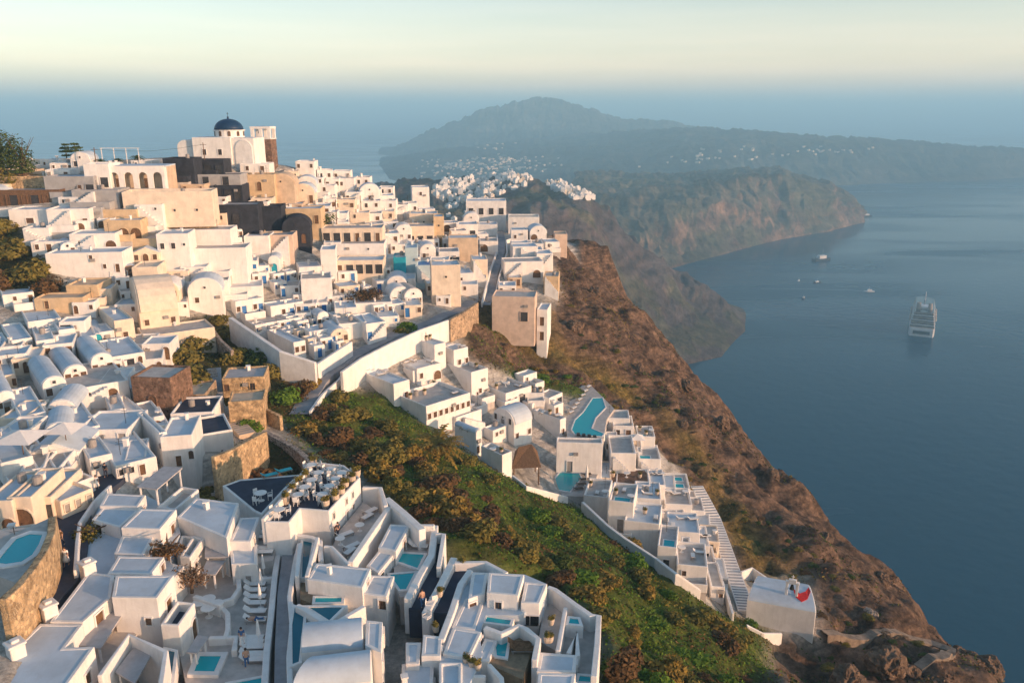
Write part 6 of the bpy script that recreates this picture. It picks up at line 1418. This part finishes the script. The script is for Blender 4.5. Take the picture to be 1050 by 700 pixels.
for i, (a, b) in enumerate(((130, 332), (172, 312), (172, 360), (214, 338))): put(TP, *tx((a, b)), 296.0, 0, ('left', 'back', 'front', 'right')[i]+'most low white table of the four by the wavy wall', 'low white tables by the wavy wall', 1.3)
lounger(*tx((745, 205)), 297.6, .1, 'white sun lounger with raised back on the timber deck'); lounger(*tx((800, 215)), 297.6, .1, 'flat white sun lounger on the timber deck')
tile(180, 450)
for i, yy in enumerate((490, 512, 570, 590)): lounger(*tx((455, yy)), 297.4, .05, f'white stacked sunbed, {ORD[i]} from the top on the stepped grey terrace', 'sunbeds of the stepped terrace')
ZR = REST['zt']-.4
for i, (a, b) in enumerate(((630, 320), (665, 280), (700, 243), (735, 205), (800, 185), (755, 318), (790, 275), (825, 235), (855, 205), (535, 398), (700, 165))):
    x_, y_ = tx((a, b)); put(TP, x_, y_, ZR, 0, f'round white restaurant table, {ORD[i]} in the line winding round the dark roof terrace', 'restaurant tables', 1.15)
    p = at_z(x_, y_, ZR)
    for j, an in enumerate((.6, 2.7, 4.7)):
        dup(CW, p+Vector((math.cos(an)*.85, math.sin(an)*.85, 0)), an+math.pi, f'white armchair, {ORD[j]} one round the {ORD[i]} restaurant table', 'white restaurant armchairs', 1.1)
for i, (a, b) in enumerate(((565, 330), (600, 285), (635, 248), (670, 212), (705, 140), (770, 350), (850, 290), (905, 225), (930, 195), (820, 320), (870, 255))): put(PP, *tx((a, b)), ZR, i, f'clay pot with a small bush, {ORD[i]} along the edges of the restaurant terrace', 'pots of the restaurant terrace', 1.25)
ZL = LOWT['zt']-.08
for a, b, lb in ((485, 195, 'aqua sunbed on the left of the sunken dark terrace'), (558, 172, 'aqua sunbed on the right of the sunken dark terrace')): lounger(*tx((a, b)), ZL, .6, lb, None, 'aqua')
put(TP, *tx((440, 315)), ZL, 0, 'round white table alone on the sunken dark terrace', None, 1.3)
p = at_z(*tx((440, 315)), ZL)
for j, an in enumerate((.3, 2.4, 4.4)): dup(CW, p+Vector((math.cos(an)*.95, math.sin(an)*.95, 0)), an+math.pi, f'white armchair, {ORD[j]} one round the lone table on the sunken terrace', 'armchairs of the sunken terrace', 1.1)
for i, (a, b) in enumerate(((870, 500), (905, 560), (1000, 380), (980, 410), (890, 590))): lounger(*tx((a, b)), 297.7, .7+i*.1, f'white sunbed, {ORD[i]} of those on the court below the restaurant', 'sunbeds of the restaurant court')
for i, (a, b) in enumerate(((845, 540), (945, 470))): put(TP, *tx((a, b)), 297.7, 0, ('nearer', 'farther')[i]+' small white table on the court below the restaurant', 'tables of the restaurant court')
tile(340, 480)
for i, (a, b) in enumerate(((435, 392), (450, 410))): lounger(*tx((a, b)), 296.9, -.15, ('upper', 'lower')[i]+' white sunbed beside the upper twin pool', 'sunbeds of the twin pools')
put(PP, *tx((555, 655)), 297.8, 0, 'clay pot plant on the wall between the dark lanes', None, .8); put(PP, *tx((668, 512)), 297.2, 0, 'clay pot plant at the head of the second dark lane', None, 1.1)
tile(420, 560)
for i, (a, b) in enumerate(((570, 515), (580, 540))): lounger(*tx((a, b)), 296.7, 0, ('upper', 'lower')[i]+' tan sunbed on the brown timber terrace', 'tan sunbeds of the timber terrace', 'thatch')
for i, (a, b) in enumerate(((100, 330), (125, 300), (90, 390))): put(CW, *tx((a, b)), 297.2, i*2, f'white garden chair, {ORD[i]} along the wall between the dark lanes', 'garden chairs of the dark lanes', 1.2)
for i, (a, b) in enumerate(((290, 600), (320, 620), (350, 630), (135, 435), (160, 250), (725, 400), (705, 490), (720, 490))): put(PP, *tx((a, b)), 297.2, i, f'potted dark shrub, {ORD[i]} in the courts right of the dark lanes', 'potted shrubs of the right courts', .85)
tile(470, 370)
for i in range(7): lounger(*tx((575+15*i, 268-22*i)), ZP1-.05, .95, f'grey sun lounger, {ORD[i]} from the front beside the long bent pool', 'loungers of the long bent pool', 'cushion')
for i in range(4): lounger(*tx((615+28*i, 385+4*i)), ZP1-.05, 1.5, f'dark sun lounger, {ORD[i]} from the left at the near end of the bent pool', 'dark loungers of the bent pool', 'black')
for i in range(4): lounger(*tx((615+14*i, 660-24*i)), ZP2, .3, f'dark lounger, {ORD[i]} from the front beside the lower pool', 'dark loungers of the lower pool', 'black')
put(UP, *tx((657, 640)), ZP2, 0, 'tall folded white parasol beside the lower pool', None, 1.6); put(UP, *tx((402, 590)), ZP2, 0, 'folded parasol between the thatched shelter and the lower pool', None, 1.4)
tile(0, 240)
for i, (a, b) in enumerate(((375, 522), (405, 515), (300, 555))):
    g = ground(*tx((a, b))); dup(LP, g+Vector((0, 0, .1)), .9, ('left blue sunbed under the white framed porch', 'right blue sunbed under the white framed porch', 'white sunbed in front of the framed porch')[i], 'sunbeds of the framed porch')
def canopy(x, y, w_, label):
    g = ground(x, y); t = thing('parasol', label, 'parasol', g); z = g.z+4.6; a = w_/2
    mb = MB(); mb.add([(g.x-a, g.y-a, z), (g.x+a, g.y-a, z), (g.x+a, g.y+a, z), (g.x-a, g.y+a, z), (g.x, g.y, z+.9)], [(0, 1, 4), (1, 2, 4), (2, 3, 4), (3, 0, 4), (3, 2, 1, 0)]); mb.build('canopy', 'cushion', t)
    MB().tube([(g.x, g.y, g.z-1), (g.x, g.y, z+.8)], .05, 6).build('pole', 'wood', t)
canopy(28, 486, 4.5, 'square off white parasol above the cream arches at the left'); canopy(72, 476, 3.6, 'square white parasol with a sunbed beside it in the lower village'); canopy(652, 470, 3, 'square white parasol on the bar terrace by the bent pool')
# ---- plunge pools and sunbeds of the hotel and suite terraces
def tiny_pool(key, u0, v0, u1, v1, label):
    lab = [k for k in TOPS if key in k][0]; q, z = TOPS[lab]
    f = lambda u, v: Vector((*(q[0].lerp(q[1], u).lerp(q[3].lerp(q[2], u), v)).xy, z+.06))
    P = [f(u0, v0), f(u1, v0), f(u1, v1), f(u0, v1)]; c = sum(P, Vector((0, 0, 0)))/4; t = thing('plunge_pool', label, 'pool', c)
    A = inset([tuple(a.xy) for a in P], -.2); B2 = [tuple(a.xy) for a in P]; vs = [(*a, z+.2) for a in A]+[(*a, z+.2) for a in B2]+[(*a, z) for a in A]+[(*a, z) for a in B2]; fs = []
    for i in range(4):
        j = (i+1) % 4; fs += [(i, j, 4+j, 4+i), (8+i, 8+j, j, i), (4+i, 4+j, 12+j, 12+i)]
    MB().add(vs, fs).build('rim', 'white', t); MB().prism(B2, z+.01, z+.15).build('water', 'pool', t)
for a in (('two turquoise plunge pools', .15, .15, .75, .38, 'nearer of two turquoise plunge pools by the long stairs'), ('two turquoise plunge pools', .15, .58, .75, .8, 'farther of two turquoise plunge pools by the long stairs'), ('tiny turquoise pool', .3, .08, .85, .4, 'tiny turquoise pool on the lowest suite terrace of the strip'),
          ('turquoise corner pool', .1, .1, .9, .5, 'turquoise corner pool at the bottom of the long stairs'), ('small balcony', .2, .08, .8, .35, 'pale plunge pool on the small balcony suite'), ('plunge pool terrace above', .1, .1, .55, .4, 'pale blue plunge pool above the brown flat roof'), ('grey terrace right of', .15, .1, .5, .35, 'pale plunge pool right of the square hotel block')): tiny_pool(*a)
spots = []; rq = random.Random(12)
for k, (q, z) in TOPS.items():
    par = [s for s in SPOTS if s[0] is not None and s[0].get('label') == k][0][0]
    if par.name.split('.')[0] in ('suite', 'hotel_house', 'hotel_wing') and 'pool' not in k:
        for n_ in range(3):
            u, v = (n_+.5)/3+rq.uniform(-.06, .06), rq.choice((.3, .5, .7)); c = q[0].lerp(q[1], u).lerp(q[3].lerp(q[2], u), v); spots.append((px((c.x, c.y, z))[0], Vector((c.x, c.y, z+.05)), rq.random(), math.atan2((q[1]-q[0]).y, (q[1]-q[0]).x)))
spots.sort(key=lambda a: a[0]); cnt = [0, 0, 0]
for _, p_, r_, a_ in spots:
    if r_ < .45 and cnt[0] < len(ORD): dup(LP, p_, a_+rq.choice((0, 1.57, .3)), f'white sunbed, {ORD[cnt[0]]} from the left on the roof terraces right of the gully', 'sunbeds of the hotel roof terraces'); cnt[0] += 1
    elif r_ < .75 and cnt[1] < len(ORD): dup(TP, p_, 0, f'white table, {ORD[cnt[1]]} from the left on the roof terraces right of the gully', 'tables of the hotel roof terraces', 1.2); cnt[1] += 1
    elif cnt[2] < len(ORD): dup(PP, p_, 0, f'potted bush, {ORD[cnt[2]]} from the left on the roof terraces right of the gully', 'potted bushes of the hotel roof terraces', 1.1); cnt[2] += 1
# ---- white pergola frame and poles on the crest
g = ground(125, 172); t = thing('pergola', 'white pole pergola frame among the palms on the crest', 'pergola', g)
for dx in (-4.5, -1.5, 1.5, 4.5): MB().box((g.x+dx, g.y, g.z+2), (.14, .14, 5.2)).build('post', 'white', t)
MB().box((g.x, g.y, g.z+4.66), (9.6, .2, .12)).build('beam', 'white', t)
def pole(x, y, h, label):
    g = ground(x, y); t = thing('utility_pole', label, 'pole', g); MB().tube([(g.x, g.y, g.z-1), (g.x, g.y, g.z+h)], [.13, .09], 7).build('mast', 'wood', t); MB().box((g.x, g.y, g.z+h-.5), (1.6, .1, .1)).build('crossarm', 'wood', t); return Vector((g.x, g.y, g.z+h-.45))
A_ = pole(211, 175, 7, 'wooden utility pole in front of the domed church'); B_ = pole(100, 178, 6, 'wooden utility pole left of the crest palms'); D_ = pole(346, 240, 9, 'tall thin pole beside the ochre bank')
tag(MB().tube([B_, B_.lerp(A_, .25)-Vector((0, 0, .7)), B_.lerp(A_, .5)-Vector((0, 0, 1)), B_.lerp(A_, .75)-Vector((0, 0, .7)), A_], .03, 5).build('power_line', 'black'), 'thin black cable strung between the two crest poles', 'cable')
# ---- people
def skin_mesh(name, V, E, R, m, parent):
    me = bpy.data.meshes.new(name); me.from_pydata(V, E, []); o = bpy.data.objects.new(name, me); C.objects.link(o); o.parent = parent
    sm = o.modifiers.new('skin', 'SKIN'); sm.use_smooth_shade = True
    for i, r_ in enumerate(R): me.skin_vertices[0].data[i].radius = (r_, r_)
    me.skin_vertices[0].data[0].use_root = True
    ss = o.modifiers.new('sub', 'SUBSURF'); ss.levels = ss.render_levels = 1; me.materials.append(M[m] if isinstance(m, str) else m); return o
def person_proto(top, bottom, stride=.18, sleeves=True, hairm='hair'):
    r = thing('person', 'x', 'person')
    V = [(0, 0, .95), (0, .0, 1.18), (0, 0, 1.40), (0, 0, 1.50), (0, .02, 1.60), (0, .01, 1.70), (0, .12, 1.60)]; E = [(0, 1), (1, 2), (2, 3), (3, 4), (4, 5), (4, 6)]; R = [.13, .12, .13, .055, .095, .07, .02]
    def ch(start, pts):
        a = start
        for p, rad in pts: V.append(p); R.append(rad); E.append((a, len(V)-1)); a = len(V)-1
        return a
    for s in (-1, 1):
        h = ch(2, [((s*.18, 0, 1.41), .06), ((s*.23, -.03*s, 1.14), .045), ((s*.24, .08-.06*s, .92), .033), ((s*.24, .10-.06*s, .85), .03)])
        for k in range(4): ch(h, [((s*.24+(k-1.5)*.018, .11-.06*s, .80), .009), ((s*.235+(k-1.5)*.018, .125-.06*s, .765+abs(k-1.5)*.008), .008)])
        ch(h-1, [((s*.21, .12-.06*s, .86), .010), ((s*.20, .135-.06*s, .83), .009)])
        ch(0, [((s*.09, 0, .88), .09), ((s*.10, s*stride*.5, .50), .06), ((s*.10, s*stride, .09), .04), ((s*.10, s*stride+.14, .04), .03)])
    skin_mesh('body', V, E, R, 'skin', r)
    T = [(0, 0, .93), (0, 0, 1.18), (0, 0, 1.41), (-.18, 0, 1.42), (.18, 0, 1.42), (-.225, .02, 1.2), (.225, -.02, 1.2)]
    skin_mesh('shirt', T, [(0, 1), (1, 2), (2, 3), (2, 4), (3, 5), (4, 6)], [.15, .135, .15, .078, .078, .065, .065], top, r)
    if bottom == 'dress':
        MB().lathe((0, 0, .45), [(.30, 0), (.24, .3), (.16, .52), (.15, .6)], 14).build('skirt', top, r, smooth=True)
    else:
        skin_mesh('trousers', [(0, 0, .95), (-.09, 0, .86), (.09, 0, .86), (-.10, -stride*.5, .5), (.10, stride*.5, .5), (-.10, -stride*.95, .14), (.10, stride*.95, .14)], [(0, 1), (0, 2), (1, 3), (2, 4), (3, 5), (4, 6)], [.145, .105, .105, .075, .075, .06, .06], bottom, r)
    MB().lathe((0, -.015, 1.60), [(.10, 0), (.108, .06), (.09, .12), (.04, .155)], 12).build('hair', hairm, r, smooth=True)
    return r
sw = mat('dark_cloth', (.04, .045, .07), .9, .2, 4); bl = mat('blue_cloth', (.06, .14, .3), .9, .2, 4)
PR = {'white': person_proto('cushion', 'dress'), 'dark': person_proto(sw, sw), 'tan': person_proto('thatch', sw), 'red': person_proto('red', sw), 'blue': person_proto(bl, 'cushion'), 'bath': person_proto('skin', bl)}
def person(x, y, kind, rz, label, z=None, s=1.05):
    p = at_z(x, y, z) if z is not None else ground(x, y)
    if z is None: p.z = ground_z0(p.x, p.y)+.13
    return dup(PR[kind], p, rz, label, 'people', s)
tile(0, 460)
person(*tx((322, 500)), 'tan', 2.9, 'person in a tan top and dark trousers walking alone up the dark street')
person(*tx((305, 605)), 'white', 3.0, 'left person of the pair in white walking up the dark street'); person(*tx((345, 605)), 'white', 3.2, 'right person of the pair in white walking up the dark street', s=1.12)
person(*tx((500, 215)), 'white', .3, 'person in white at the top of the dark street'); person(*tx((545, 150)), 'dark', .2, 'person in dark clothes at the far end of the dark street')
tile(0, 560)
person(*tx((70, 420)), 'tan', .2, 'person in tan clothes in the lower left of the dark street'); person(*tx((100, 395)), 'white', .2, 'person in white behind the tan clad one on the dark street')
tile(0, 350)
person(*tx((910, 610)), 'red', -.8, 'person in a red top by the rounded corner doorway')
tile(180, 560)
person(*tx((345, 515)), 'blue', .1, 'standing person in blue between the lounger groups'); person(*tx((368, 625)), 'bath', .3, 'bather standing at the lower loungers on the sun deck')
o = person(*tx((425, 395)), 'bath', 1.6, 'sunbather lying on the last lounger of the long row', 296.0); o.rotation_euler = (-math.pi/2, 0, math.pi/2); o.location.z = 296.54; o.location.x += .75
tile(420, 560)
person(*tx((65, 310)), 'bath', .5, 'person in bathing shorts on the first dark lane', 297.2)
tile(180, 450)
person(*tx((835, 505)), 'dark', 1.0, 'person in dark clothes outside the restaurant door', 297.7)
tile(150, 330)
person(*tx((475, 300)), 'red', .4, 'person in a red top on the roof of the rubble cottage') if 0 else None
def rm(o):
    for c in list(o.children): rm(c)
    bpy.data.objects.remove(o)
for o in (LP, TP, CW, CG, PP, UP, *PR.values()): rm(o)
